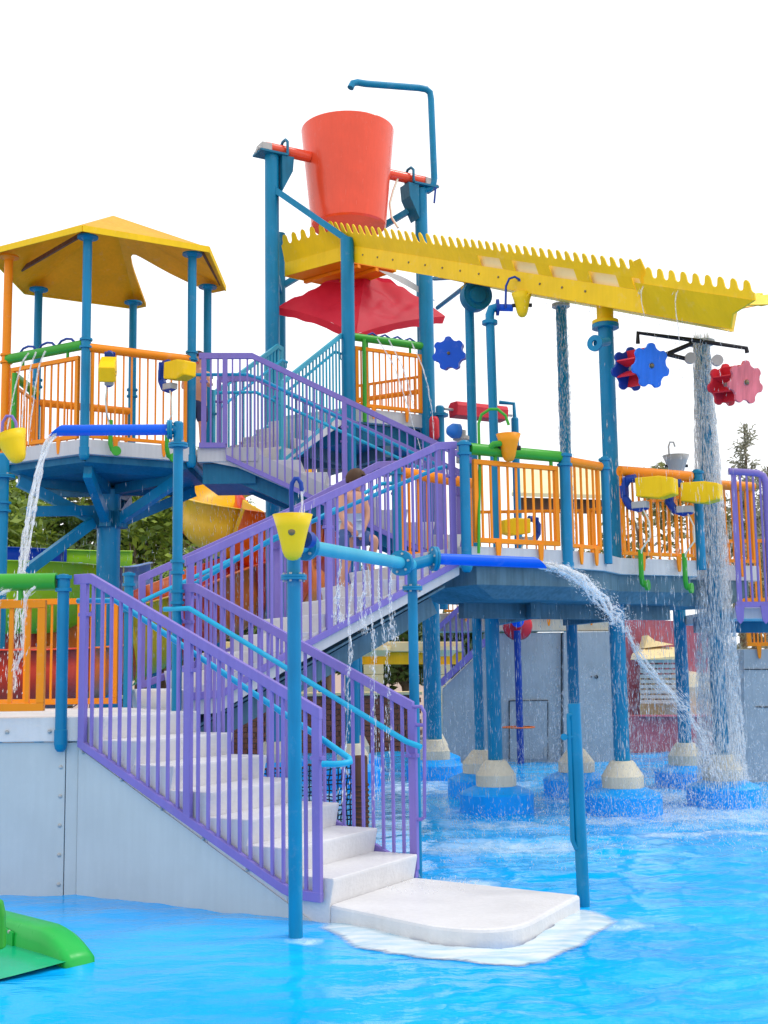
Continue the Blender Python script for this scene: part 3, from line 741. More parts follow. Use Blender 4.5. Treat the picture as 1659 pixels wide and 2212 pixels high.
# panels of the middle deck
zA0 = at(1100, 1184, 11.25).z; zA1 = at(1100, 1001, 11.25).z
tg, dg, ng = panel('orange guard panel under the green pipe on the front of the middle deck', M0, M1, MZ+.035, zA1+.01, nb=9, feet=2, inset=.09, w=.045)
g0_ = M0+(M1-M0)*.06+Z*at(1025, 968, 11.05).z; g1_ = M1-(M1-M0)*.06+Z*at(1222, 987, 11.5).z
gz = (g0_.z+g1_.z)/2
MB().tube([M0+(M1-M0)*.05+Z*gz, M1-(M1-M0)*.05+Z*gz], .055, 16).build('top_pipe', 'green', tg)
MB().tube([M0+(M1-M0)*.22+Z*gz-V(0, .0, .0), M0+(M1-M0)*.22+Z*gz+V(.06, -.04, .05), M0+(M1-M0)*.34+Z*(gz+.07)+V(.06, -.05, 0)], .03, 10).build('pipe_branch', 'green', tg)
for f in (.3, .86): e = M0+(M1-M0)*f; MB().tube([e+Z*zA1, e+Z*gz], .018, 8).build('pipe_stand', 'green', tg)
panel('narrow orange guard panel between the green pipe and the wet trough column', M1, M2, MZ+.03, at(1270, 1000, 11.8).z, nb=4, pipe=1, pipe_r=.045, pipe_dz=-.01, feet=2, inset=.06)
tr_, dr_, nr_ = panel('orange guard panel with two yellow water cannons on the right deck', M3, M4, MZ+.03, at(1420, 1020, 12.7).z, nb=11, pipe=1, pipe_r=.055, pipe_dz=-.01, feet=2, inset=.03)
panel('orange guard panel right of the waterfall beside the purple railing', M4b, M5, MZ+.03, at(1420, 1020, 12.7).z, nb=8, pipe=1, pipe_r=.055, pipe_dz=-.01, feet=2, inset=.05)
panel('orange guard panel on the left side of the middle deck behind the second flight', Ml, (.95, 12.85), MZ+.02, at(940, 1030, 12.4).z, nb=7, pipe=1, pipe_r=.055, pipe_dz=-.01, feet=0, inset=.04)
panel('orange guard panel at the back of the middle deck', (1.05, 15.6), (2.6, 15.6), MZ+.02, MZ+.9, nb=11, feet=0)
panel('orange guard panel at the back right of the middle deck', (2.6, 15.6), (3.7, 14.2), MZ+.02, MZ+.9, nb=11, feet=0)
# ------------------------------------------------------------------ big columns
def base_at(x, y, d=None):
    p = atz(x, y, 0); return p
C = {}
def colm(key, label, bx, by, topy, r, **kw):
    p = atz(bx, by, 0); z1 = at(bx, topy, p.y).z if topy else MZ-.4
    C[key] = p; return column(label, p.x, p.y, z1, r, **kw)
colm('c1330', 'thick blue column in front, wet below, holding the trough by a yellow sleeve', 1348, 1757, 660, .083)
colm('c1070', 'blue column under the middle deck nearest the stairs', 1073, 1752, 1262, .078)
colm('c1040', 'slim blue column just left of the near deck column, running up to the trough', 1039, 1718, 606, .058)
colm('c1245', 'blue column behind the grab post reaching up to the trough', 1247, 1716, 655, .066)
colm('c1550', 'wet blue column inside the right waterfall', 1564, 1738, 735, .086)
colm('c1485', 'blue column under the right deck behind the splashing jet', 1484, 1698, 1262, .08)
colm('c945', 'dark blue column beneath the red canopy tower, right side', 938, 1664, 700, .10)
colm('c770', 'dark blue column beneath the red canopy tower, front side', 768, 1668, 1100, .10)
colm('c600', 'dark blue column beneath the red canopy tower, left side', 600, 1672, 1100, .10)
for k, (zt_, sl) in {'c1330': (at(1310, 700, 12.5).z, at(1310, 655, 12.5).z), 'c1040': (at(1020, 630, 13.9).z, at(1020, 590, 13.9).z)}.items():
    pass
# ================================================================== ROOFED LEFT TOWER
T1 = Vector((-3.38, 14.9, 0)); T1Z = 4.14
T1v = {a: T1+D2(a)*HR for a in (-90, -30, 30, 90, 150, 210)}
td = thing('tower_deck', 'white-edged six-sided deck of the yellow-roofed tower', 'deck', (T1.x, T1.y, T1Z))
hx = [T1v[a] for a in (-90, -30, 30, 90, 150, 210)]
hx = [T1+(p-T1)*1.03 for p in hx]
MB().prism([p+Z*(T1Z-.17) for p in hx], Z*.17).build('floor_slab', 'fascia', td, bevel=.006)
ins = [T1+(p-T1)*.93 for p in hx]; ins2 = [T1+(p-T1)*.72 for p in hx]
vs = [p+Z*(T1Z-.172) for p in ins]+[p+Z*(T1Z-.25) for p in ins]+[p+Z*(T1Z-.32) for p in ins2]
MB().add(vs, [(j*6+i, j*6+(i+1) % 6, (j+1)*6+(i+1) % 6, (j+1)*6+i) for j in range(2) for i in range(6)]+[tuple(range(12, 18))]).build('underframe', 'teal_dark', td)
# central column with six raking struts
tc = thing('column', 'very thick blue central column with raking struts under the roofed tower', 'column', (T1.x, T1.y, 0))
MB().lathe([(.142, -.2), (.142, T1Z-.4)], T1, n=28).build('pipe', 'teal', tc)
zn = at(231, 1120, 14.9).z
for a in (-90, -30, 30, 90, 150, 210):
    e = T1+(T1v[a]-T1)*.86+Z*(T1Z-.36); s_b = T1+D2(a)*.13+Z*(zn-.05)
    MB().bar(s_b, e, .10, .12).build('strut', 'teal', tc)
    MB().bar(T1+D2(a)*.13+Z*(T1Z-.40), e+Z*.02, .09, .12).build('spoke_beam', 'teal_dark', tc)
    MB().box(T1+D2(a)*.17+Z*(zn-.02), .1, .14, .2, ang=a).build('gusset', 'teal_dark', tc)
# cross beam and diagonal brace to the left stand post
lp0 = at(20, 1100, 13.8)
MB().bar(at(60, 1105, 14.2), at(205, 1103, 14.8), .08, .12).build('cross_beam', 'teal', tc)
MB().bar(at(60, 1232, 14.0), at(200, 1128, 14.75), .09, .12).build('diagonal_brace', 'teal', tc)
post('blue stand post at the left edge under the tower', at(4, 1100, 13.4).x, 13.4, -.2, at(4, 985, 13.4).z, .07, clamps=(at(4, 1095, 13.4).z,), flanges=(at(4, 1030, 13.4).z,))
# posts with roof plates
zclm = at(187, 742, T1.y-HR).z
eave = {a: at(x, y, (T1+D2(a)*HR).y).z for a, x, y in ((-90, 187, 511),)}
zE = eave[-90]
plabels = {-90: 'blue roof post at the front corner of the tower', -30: 'blue roof post right of the yellow cannons', 30: 'blue roof post at the back right of the tower', 90: 'wet blue roof post at the back of the tower', 150: 'blue roof post at the back left of the tower', 210: 'orange roof post at the left edge of the photo'}
for a, lb in plabels.items():
    p = T1v[a]; mt_ = 'orange' if a == 210 else 'teal'
    t = post(lb, p.x, p.y, T1Z-.22, zE+(0 if a != 210 else 0), .052, mat=mt_, clamps=(zclm,), cap=False, boot=True)
    MB().lathe([(.05, -.05), (.075, -.02), (.12, -.02), (.12, .0), (0, 0)], (p.x, p.y, zE), n=20).build('roof_plate', mt_, t)
# roof: six panels, one with the wavy cut-out
def roof():
    t = thing('tower_roof', 'faceted yellow hexagonal roof with a rounded cut-out at the back', 'roof', (T1.x, T1.y, zE))
    RR = 1.53; za = zE+.74; ze = zE+.03
    apx = T1+Z*za
    order = (-90, -30, 30, 90, 150, 210)
    th = Z*-.05
    for k in range(6):
        a0, a1 = order[k], order[(k+1) % 6]
        if a1 < a0: a1 += 360
        e0, e1 = T1+D2(a0)*RR+Z*ze, T1+D2(a1)*RR+Z*ze
        if a0 == 30:
            # eave e0 (30 deg) .. e1 (90 deg): deep arch cut out of the panel
            def bl(u_, v_): return e0*(1-u_)*(1-v_)+e1*u_*(1-v_)+apx*v_
            arch = [(.14, 0), (.19, .09), (.26, .20), (.34, .31), (.42, .41), (.50, .49), (.58, .55), (.66, .59), (.73, .60), (.79, .585), (.835, .54), (.865, .47), (.88, .38), (.885, .26), (.888, .13), (.89, 0)]
            pts = [apx, e0]+[bl(u_, v_) for u_, v_ in arch]+[e1]
        else: pts = [apx, e0, e1]
        MB().prism(pts, th).build('roof_panel', 'roof_yellow', t)
        if a0 != 30:
            d = (e1-e0).normalized(); nn = Vector((d.y, -d.x, 0))
            MB().prism([e0+Z*.012, e1+Z*.012, e1-Z*.062, e0-Z*.062], nn*.012).build('eave_trim', 'yellow', t)
    for a in (-90, 210, -30):
        e = T1+D2(a)*RR*.92+Z*(ze-.02); f = T1+D2(a)*RR*.15+Z*(za-.12)
    for a in (210, ):
        b0 = T1+D2(-90)*1.5+Z*(ze+.0); b1 = T1+D2(210)*1.45+Z*(ze-.0)
    MB().bar(T1+D2(-88)*1.33+Z*(ze+.04), T1+D2(172)*1.25+Z*(ze+.055), .03, .05).build('rafter', 'wood', t)
    MB().bar(T1+D2(-30)*1.42+Z*(ze+.0), T1+D2(26)*1.42+Z*(ze+.0), .03, .05).build('rafter', 'wood', t)
roof()
# tower panels
zt0 = T1Z+.02; zt1 = at(300, 765, T1.y-.9).z
tq, dq, nq = panel('orange guard panel with green pipe and arching jets on the roofed tower', T1v[210], T1v[-90], T1Z+.02, at(100, 785, T1.y-.9).z, nb=9, pipe=1, pipe_mat='green', pipe_r=.058, pipe_dz=.12, inset=.10, w=.048)
tw, dw, nw = panel('orange guard panel with two yellow water cannons on the right front of the roofed tower', T1v[-90], T1v[-30], T1Z+.02, zt1, nb=11, pipe=1, pipe_r=.052, pipe_dz=-.01, inset=.06)
panel('orange guard panel on the left side of the roofed tower', T1v[150], T1v[210], T1Z+.02, T1Z+.88, nb=9, pipe=1, pipe_mat='green', pipe_r=.055, pipe_dz=.1, feet=0)
panel('orange guard panel on the back left of the roofed tower', T1v[90], T1v[150], T1Z+.02, T1Z+.86, nb=9, pipe=1, pipe_r=.05, pipe_dz=0, feet=0)
# small blue hoops along the green pipe
for k in range(3):
    f = .28+.24*k; e = T1v[210].lerp(T1v[-90], f); zz = at(100, 785, T1.y-.9).z+.17
    MB().tube([e-dq*.13+Z*zz, e-dq*.08+Z*(zz+.045), e+Z*(zz+.06), e+dq*.08+Z*(zz+.045), e+dq*.13+Z*zz], .014, 8).build('jet_hoop', 'navy', tq)
MB().tube([T1v[210]+dq*.2+Z*(T1Z-.1)+nq*.05, T1v[210]+dq*.2+Z*(T1Z+.9)+nq*.05], .03, 10).build('riser_pipe', 'green', tq)
# ------------------------------------------------------------------ water cannons
def cannon(label, c, out, s=1.0, tiltx=.0, group='yellow water cannons', droop=.12):
    """yellow box body with blue trigger horn and coil hose"""
    c = Vector(c); out = Vector(out).normalized(); sd = out.cross(Z).normalized(); u = Z
    o2 = (out-Z*droop).normalized(); u2 = sd.cross(o2).normalized()
    t = thing('water_cannon', label, 'water cannon', c, group)
    L_, W_, H_ = .40*s, .17*s, .23*s
    def q(a, b, d): return c+o2*a+sd*b+u2*d
    poly = [q(0, -W_/2, H_/2), q(L_*.62, -W_/2, H_/2), q(L_, -W_/2, H_*.36), q(L_, -W_/2, -H_*.36), q(L_*.62, -W_/2, -H_/2), q(0, -W_/2, -H_*.34)]
    bd_ = MB().prism(poly, sd*W_).build('body', 'yellow', t, bevel=.012)
    MB().prism([q(L_*.7, -W_*.53, H_*.40), q(L_*.98, -W_*.53, H_*.30), q(L_*.98, -W_*.53, -H_*.30), q(L_*.7, -W_*.53, -H_*.40)], sd*W_*1.06).build('nozzle_band', 'yellow', bd_, bevel=.004)
    mb = MB().tube([q(-.02, 0, .12*s), q(-.10*s, 0, .12*s), q(-.155*s, 0, .04*s), q(-.15*s, 0, -.07*s), q(-.09*s, 0, -.16*s), q(0, 0, -.19*s), q(.09*s, 0, -.17*s)], .045*s, 12)
    hn_ = mb.build('trigger_horn', 'navy', t)
    MB().box(q(-.13*s, 0, .04*s), .03*s, .12*s, .20*s, ex=o2, ey=sd, ez=u2).build('horn_plate', 'navy', hn_, bevel=.01)
    MB().box(q(.02*s, 0, -.16*s), .16*s, .10*s, .07*s, ex=o2, ey=sd, ez=u2).build('pivot_bracket', 'steel', t, bevel=.006)
    for b in (-.3, .3):
        MB().lathe([(0, .006), (.01, .006), (.01, 0)], q(L_*.85, b*0-W_*.55, b*H_*.3), -sd, 8).build('bolt', 'dark', bd_)
    # hose down to a green valve below the panel
    h = [q(.05*s, .02, -.2*s), q(.12*s, .04, -.34*s), q(.12*s, .03, -.50*s), q(.02*s, .02, -.62*s), q(.0, .0, -.72*s)]
    sm = []
    for i in range(len(h)-1):
        for k in range(4): sm.append(h[i].lerp(h[i+1], k/4))
    MB().tube(sm+[h[-1]], .009, 8).build('hose', 'hose', t)
    e = h[-1]
    MB().tube([e+Z*.1, e-Z*.17*s, e-Z*.24*s-sd*.02, e-Z*.26*s-sd*.07], .026, 10).build('valve_pipe', 'green', t)
    MB().lathe([(0, .03), (.055, .03), (.055, 0), (0, 0)], e-Z*.26*s-sd*.07+out*.02, out, 16).build('valve_cap', 'green', t)
    return t
def cannon_px(label, x, y, Y, dirx, s, droop=.15):
    cannon(label, at(x, y, Y), Vector(dirx), s, droop=droop)
cannon_px('left yellow water cannon with blue horn on the roofed tower', 236, 792, 13.35, (.15, -1, 0), 1.0, .5)
cannon_px('right yellow water cannon with blue horn on the roofed tower', 366, 806, 13.75, (.75, -.75, 0), 1.0, .05)
cannon_px('left yellow water cannon with blue horn on the right deck', 1378, 1058, 12.45, (.9, -.55, 0), 1.0, .0)
cannon_px('right yellow water cannon with blue horn on the right deck, half behind the waterfall', 1475, 1068, 12.7, (.9, -.55, 0), 1.0, .02)
cannon_px('small yellow water cannon seen through the middle deck panel', 1140, 1140, 15.3, (-.9, -.4, 0), .95, .0)
# ------------------------------------------------------------------ third flight (tower to middle deck, running level with the picture)
n3 = 10; r3 = (T1Z-MZ)/n3
X3 = -1.50
ext = thing('stair_landing', 'white extension of the tower deck at the head of the third flight', 'deck', (-1.9, 14.9, T1Z))
MB().prism([V(-2.20, 14.26, T1Z-.17), V(X3+.02, 14.26, T1Z-.17), V(X3+.02, 15.42, T1Z-.17), V(-1.25, 15.5, T1Z-.17), V(-2.2, 15.98, T1Z-.17)], Z*.168).build('floor_slab', 'fascia', ext, bevel=.005)
MB().prism([V(-2.15, 14.36, T1Z-.42), V(X3-.02, 14.36, T1Z-.42), V(X3-.02, 15.35, T1Z-.42), V(-2.1, 15.35, T1Z-.42)], Z*.24).build('underframe', 'teal_dark', ext)
P3 = Vector((X3+G1*(n3-.35), 14.30, 0))   # lowest nosing, near side; climbs toward -x
st3, _, _ = flight('staircase', 'third white staircase climbing left to the yellow-roofed tower', (P3.x, P3.y), 180, n3-1, r3, G1, 1.06, MZ+r3, 1, soff=.14)
sl = r3/G1
def z3(x): return T1Z-(x-X3)*sl
MB().prism([V(X3-.55, 14.275, T1Z), V(X3-.02, 14.275, T1Z-.0), V(X3-.02, 14.275, z3(X3)-.06), V(1.35, 14.275, z3(1.35)-.06), V(1.35, 14.275, z3(1.35)-.24), V(X3-.22, 14.275, z3(X3)-.24), V(X3-.55, 14.275, T1Z-.17)], V(0, .02, 0)).build('stringer', 'fascia', st3)
for yy in (14.45, 15.15):
    MB().bar(V(X3-.2, yy, z3(X3)-.33), V(1.4, yy, z3(1.4)-.33), .08, .16).build('carriage_beam', 'teal_dark', st3)
MB().prism([V(X3-.2, 14.3, z3(X3)-.25), V(1.35, 14.3, z3(1.35)-.25), V(1.35, 15.3, z3(1.35)-.25), V(X3-.2, 15.3, z3(X3)-.25)], Z*.02).build('soffit', 'teal_dark', st3)
PN3 = (0, 14.22)
top = plane_pts(PN3, 0, [(430, 769), (545, 769), (958, 966)]); b0 = plane_pts(PN3, 0, [(430, 962), (487, 962), (489, 988), (620, 1049), (905, 1186)])
ss = plane_pts(PN3, 0, [(440, 900), (486, 900), (745, 1000), (950, 1080)])
ex_ = lambda pr, s: pr[-1][1]+(pr[-1][1]-pr[-2][1])/(pr[-1][0]-pr[-2][0])*(s-pr[-1][0])
top = top+[(1.05, ex_(top, 1.05))]; b0 = b0+[(1.05, ex_(b0, 1.05))]
hd = plane_pts(PN3, 0, [(420, 806), (532, 805), (560, 815), (958, 1008)])
railing('purple baluster railing along the near side of the third flight', PN3, 0, top, b0, [ss[0][0], ss[1][0], ss[2][0], ss[3][0]], .09, hand=hd, hand_side=-1)
PF3 = (0, 15.40)
top2 = [(-2.12, top[0][1]), (-1.62, top[0][1]), (1.0, top[0][1]-(2.62)*sl)]
bot2 = [(-2.12, T1Z+.02), (-1.62, T1Z+.02), (1.0, T1Z+.02-2.62*sl)]
railing('purple baluster railing along the far side of the third flight', PF3, 0, top2, bot2, [-2.1, -.5, .95], .10, hand=[(s, z-.2) for s, z in top2], hand_side=1)
# ================================================================== RED CANOPY TOWER
T2 = Vector((-.46, 17.75, 0)); T2Z = 5.08
T2v = {a: T2+D2(a)*HR for a in (-90, -30, 30, 90, 150, 210)}
t2 = thing('tower_deck', 'grey-edged upper deck below the red canopy', 'deck', (T2.x, T2.y, T2Z))
hx = [T2v[a] for a in (-90, -30, 30, 90, 150, 210)]
MB().prism([p+Z*(T2Z-.19) for p in hx], Z*.19).build('floor_slab', 'fascia', t2, bevel=.005)
ins = [T2+(p-T2)*.9 for p in hx]
MB().prism([p+Z*(T2Z-.48) for p in ins], Z*.28).build('underframe', 'teal_dark', t2)
for a in (-60, 0, 60): MB().bar(T2-D2(a)*1.05+Z*(T2Z-.56), T2+D2(a)*1.05+Z*(T2Z-.56), .1, .16).build('beam', 'soffit', t2)
zL = at(585, 338, T2v[210].y).z
zAx = at(612, 316, T2v[210].y).z
cl2 = {210: ('tall blue column left of the red bucket', zL, .103, 'teal'), 30: ('tall blue column right of the red bucket', zL-.02, .098, 'teal'), -90: ('tall blue column in front under the corner of the yellow tray', at(750, 516, T2v[-90].y).z, .093, 'teal'),
       -30: ('blue column at the right front of the red canopy', at(925, 565, T2v[-30].y).z, .105, 'teal'), 150: ('blue column behind the left bucket column', at(607, 505, T2v[150].y).z, .09, 'teal'), 90: ('blue column at the back of the red canopy tower', 6.6, .09, 'teal')}
for a, (lb, z1, r, mt_) in cl2.items():
    column(lb, T2v[a].x, T2v[a].y, z1, r, mat=mt_, base=(a in (210, -90, -30)))
# bucket cradle brackets
BK = thing('bucket_frame', 'blue brackets, brace and bearing blocks carrying the big red bucket', 'frame', (T2.x, T2.y, zL))
axd = (T2v[30]-T2v[210]).normalized()
for a, sgn in ((210, 1), (30, -1)):
    p = T2v[a]
    MB().box(p+Z*(zL+.015)-axd*sgn*.02, .44, .30, .03, ang=30).build('top_plate', 'teal_dark', BK)
    MB().prism([p+axd*sgn*.11+D2(-60)*.13+Z*zL, p+axd*sgn*.30+D2(-60)*.13+Z*zL, p+axd*sgn*.28+D2(-60)*.13+Z*(zL-.22), p+axd*sgn*.11+D2(-60)*.13+Z*(zL-.55)], D2(120)*.26).build('gusset', 'teal_dark', BK)
    MB().box(p-axd*sgn*.12+Z*(zL+.09), .16, .22, .13, ang=30).build('bearing', 'steel', BK, bevel=.01)
    c0 = p+axd*sgn*.2+Z*(zL+.02)
    MB().tube([c0+D2(120)*.12, c0+D2(120)*.12+Z*.2, c0+D2(120)*.05+Z*.26, c0-D2(120)*.05+Z*.26, c0-D2(120)*.12+Z*.2, c0-D2(120)*.12], .022, 8).build('axle_strap', 'teal_dark', BK)
    for k in range(3):
        MB().lathe([(0, .03), (.03, .03), (.03, 0), (0, 0)], p-axd*sgn*(.24-.02*k)+D2(120)*(-.1+.1*k)+Z*(zL+.04), -axd*sgn, 8).build('bolt', 'steel', BK)
MB().bar(T2v[210]+Z*(at(600, 405, T2v[210].y).z), T2v[-90]+Z*(at(737, 518, T2v[-90].y).z), .085, .085).build('brace', 'teal', BK)
MB().bar(T2v[30]+Z*(at(905, 440, T2v[30].y).z), T2v[150]+Z*7.4, .085, .085).build('brace', 'teal', BK)
MB().bar(T2v[210]+Z*(zE+.0 if False else 7.35), T2v[150]+Z*7.35, .09, .12).build('tie_beam', 'teal', BK)
# bucket
bk = thing('tipping_bucket', 'huge glossy red-orange tipping bucket on a horizontal axle', 'bucket', (T2.x, T2.y, 8))
zb1 = at(752, 285, T2.y).z; zb0 = at(752, 492, T2.y).z
rt_ = (858-648)/2/PF*T2.y; rb_ = (836-668)/2/PF*T2.y
bc = at(752, 380, T2.y); bcx = Vector((bc.x, T2.y, 0))
MB().lathe([(0, zb0), (rb_*.96, zb0), (rb_, zb0+.03), (rt_, zb1), (rt_-.004, zb1+.012), (rt_-.03, zb1+.012), (rb_-.03, zb0+.05), (0, zb0+.05)], bcx, n=64).build('shell', 'bucket_red', bk)
MB().tube([T2v[210]+axd*-.10+Z*(zL+.12), bcx-axd*(rt_-.05)+Z*(zL+.12)], .082, 20).build('axle', 'bucket_red', bk)
MB().tube([T2v[30]+axd*.10+Z*(zL+.12), bcx+axd*(rt_-.05)+Z*(zL+.12)], .082, 20).build('axle', 'bucket_red', bk)
MB().tube([at(862, 378, 18.2), at(850, 410, 18.0), at(842, 440, 17.9), at(846, 470, 17.8), at(860, 492, 17.7)], .018, 8).build('drain_hose', 'hose', bk)
# overhead filler pipe
fo = thing('filler_pipe', 'bent blue filler pipe reaching over the red bucket', 'pipe', T2v[30]+Z*zL)
yR = T2v[30].y
pp = [at(912, 412, yR), at(928, 408, yR), at(936, 398, yR), at(938, 385, yR), at(931, 215, yR), at(929, 200, yR), at(921, 193, yR-.03), at(905, 190, yR-.07), at(790, 181, yR-.5), at(772, 178, yR-.56), at(762, 180, yR-.6), at(757, 190, yR-.62)]
MB().tube(pp, .052, 14).build('pipe', 'teal', fo)
MB().lathe([(.05, 0), (.085, 0), (.085, .03), (.05, .03)], pp[0]+V(.02, 0, 0), (1, 0, .1), 20).build('flange', 'teal', fo)
MB().bar(at(941, 405, yR-.1), at(938, 438, yR-.1), .03, .05).build('valve_lever', 'navy', fo)
# ------------------------------------------------------------------ yellow catch tray and comb-edged trough
tdir = Vector((.564, -.826, 0)).normalized(); tnr = Vector((tdir.y, -tdir.x, 0))    # along flow; toward the camera side
tr = thing('water_trough', 'long yellow comb-edged water trough sloping down to the right from the bucket', 'trough', (1.0, 13.9, 5))
TQ = Vector((1.04, 14.45, 0))
def zfl_(t_): return 6.18-.388*t_
T_A, T_B, T_C = -2.85, 2.93, 3.98     # tray corner, joint of last section, mouth
def tw_(t_, w_, z): p = TQ+tdir*t_-tnr*w_; return Vector((p.x, p.y, zfl_(t_)+z))
def comb(mb, t0, t1, w0, w1, zb, zh, pitch, th, depth=.14, tz=0):
    """plate between t0 and t1: straight bottom edge at (w0, zb), scalloped top at (w1, zh); tz slope extra"""
    n = max(2, int(round((t1-t0)/pitch))); st = (t1-t0)/n
    def pt(t_, f): return tw_(t_, w0+(w1-w0)*f, zb+(zh-zb)*f)
    H_ = math.hypot(w1-w0, zh-zb); fd = depth/H_
    for k in range(n):
        a = t0+k*st
        top_ = []
        for j in range(15):
            s = j/14; ph_ = math.cos(2*math.pi*s)
            f = 1-fd*(.5+.5*(math.copysign(abs(ph_)**.42, ph_)))
            top_.append(pt(a+s*st, f))
        poly = [pt(a, 0)]+top_+[pt(a+st, 0)]
        e = (pt(a, 1)-pt(a, 0)); nrm = tdir.cross(e).normalized()*th
        mb.prism(poly, nrm)
    return mb
WT = 1.28
for side, w0, w1 in ((0, 0.0, -.16), (1, WT, WT+.16)):
    sg = -1 if side == 0 else 1
    TE = T_C if side == 0 else T_C-.8
    mbl = MB(); a, b = tw_(T_A if side == 0 else -.6, w0, 0), tw_(T_B, w0, 0)
    mbl.prism([a, b, b+Z*.235, a+Z*.235], tnr*(.02 if side == 0 else -.02)); mbl.build('lower_band', 'yellow', tr)
    comb(MB(), T_A if side == 0 else -.6, .1, w0, w1*.8, .237, .545, .155, .015).build('comb_edge', 'yellow', tr)
    # slotted stretch: mullions with openings between, comb above
    t_ = .1
    if side == 1: MB().prism([tw_(.1, w0+w1*.02, .237), tw_(T_B, w0+w1*.02, .237), tw_(T_B, w0+w1*.36, .378), tw_(.1, w0+w1*.36, .378)], -tnr*.014).build('upper_band', 'yellow', tr)
    while side == 0 and t_ < T_B-.02:
        t2_ = min(t_+.16, T_B)
        t2_ = min(t_+.22, T_B); p0, p1 = tw_(t_, w0+w1*.02, .237), tw_(t2_, w0+w1*.02, .237)
        MB().prism([p0, p1, tw_(t2_, w0+w1*.36, .358), tw_(t_, w0+w1*.36, .358)], tnr*(.014 if side == 0 else -.014)).build('mullion', 'yellow', tr); t_ += .62
    comb(MB(), .1, T_B, w0+w1*.36, w0+w1*.8, .36, .545, .135, .015, depth=.11).build('comb_edge', 'yellow', tr)
    if side == 0:
        a, b = tw_(T_B+.012, w0, .0), tw_(TE, w0, .0)
        MB().prism([a, b, tw_(TE+.10, w0+w1*.5, .14), tw_(TE+.42, w0+w1*1.0, .30), tw_(T_B+.012, w0+w1*1.0, .30)], tnr*.02).build('mouth_wall', 'yellow', tr)
        comb(MB(), T_B+.14, TE+.42, w0+w1*1.0, w0+w1*1.1, .302, .48, .155, .015, depth=.11).build('comb_edge', 'yellow', tr)
        MB().prism([tw_(.1, .03, .2), tw_(T_B-.05, .03, .2), tw_(T_B-.05, .0, .36), tw_(.1, .0, .36)], -tnr*.012).build('added_slot_plate', 'pale_yellow', tr)  # added plate blocking sky in the slots, pale like the lit inner wall
    else:
        MB().prism([tw_(T_B+.012, WT, .0), tw_(TE, .71, .0), tw_(TE, .78, .30), tw_(T_B+.012, WT+.1, .30)], -tnr*.02).build('mouth_wall', 'yellow', tr)
    mb = MB(); mb.prism([tw_(T_B-.02, w0+w1*.0-sg*-.02, .28), tw_(T_B+.1, w0, .31), tw_(T_B+.1, w0+w1*1.0, .56), tw_(T_B-.02, w0+w1*.8, .52)], tnr*.02*-sg); mb.build('joint_plate', 'yellow', tr)
    for k in range(14):
        tt_ = T_A+.25+k*.36
        if side == 0:
            p = tw_(tt_, w0, .13)+tnr*.02
            MB().lathe([(0, .012), (.014, .008), (.014, 0)], p, tnr, 8).build('bolt', 'bronze', tr)
MB().prism([tw_(-.6, .03, -.004), tw_(T_B, .03, -.004), tw_(T_B, WT-.03, -.004), tw_(-.6, WT-.03, -.004)], Z*.02).build('trough_floor', 'yellow', tr)
MB().prism([tw_(T_B+.012, .01, -.006), tw_(T_C, .01, -.006), tw_(T_C-.8, .70, -.006), tw_(T_B+.012, WT-.01, -.006)], Z*.02).build('trough_floor', 'yellow', tr)
for t_ in (T_B+.30, T_B+.75): MB().prism([tw_(t_, .015, .012), tw_(t_, -.15, .29), tw_(t_, .15, .02)], tdir*.02).build('mouth_rib', 'yellow', tr)
# tray under the bucket
zt_ = at(740, 560, 16.0).z
tray = thing('catch_tray', 'square yellow catch tray with comb edges right under the red bucket', 'tray', (T2.x, T2.y, zt_))
def quadwall(t, a, b, zb, h1, h2, flare, nm='side'):
    a = Vector(a); b = Vector(b); d = (b-a).normalized(); nn = Vector((d.y, -d.x, 0))
    MB().prism([a+Z*zb, b+Z*zb, b+Z*(zb+h1), a+Z*(zb+h1)], nn*.02).build(nm+'_band', 'yellow', t)
    ln = (b-a).length; n = int(round(ln/.165)); mb = MB()
    for k in range(n):
        poly = []
        for j in range(15):
            s = j/14; ph_ = math.cos(2*math.pi*s); f = 1-.36*(.5+.5*math.copysign(abs(ph_)**.42, ph_))
            poly.append(a+d*(ln*(k+s)/n)+nn*flare*f+Z*(zb+h1+.002+(h2-h1)*f))
        q0 = a+d*(ln*k/n)+Z*(zb+h1+.002); q1_ = a+d*(ln*(k+1)/n)+Z*(zb+h1+.002)
        mb.prism([q0]+poly+[q1_], nn*.015)
    mb.build('comb_edge', 'yellow', t)
A_ = V(-.565, 16.82, 0); B_ = V(-1.40, 17.45, 0); Dq = V(.22, 17.3, 0); Cq = V(-.58, 18.1, 0)
zt_ = 7.27
quadwall(tray, B_, A_, zt_, .20, .58, .12); quadwall(tray, Cq, B_, zt_, .20, .32, .05); quadwall(tray, Dq, Cq, zt_, .20, .32, .05)
MB().prism([A_+Z*(zt_+.01), B_+Z*(zt_+.01), Cq+Z*(zt_+.01), Dq+Z*(zt_+.01)], Z*.02).build('tray_floor', 'orange', tray)
for f in (.33, .66): MB().bar(A_.lerp(Dq, f)+Z*(zt_-.02), B_.lerp(Cq, f)+Z*(zt_-.02), .06, .05).build('tray_joist', 'orange', tray)
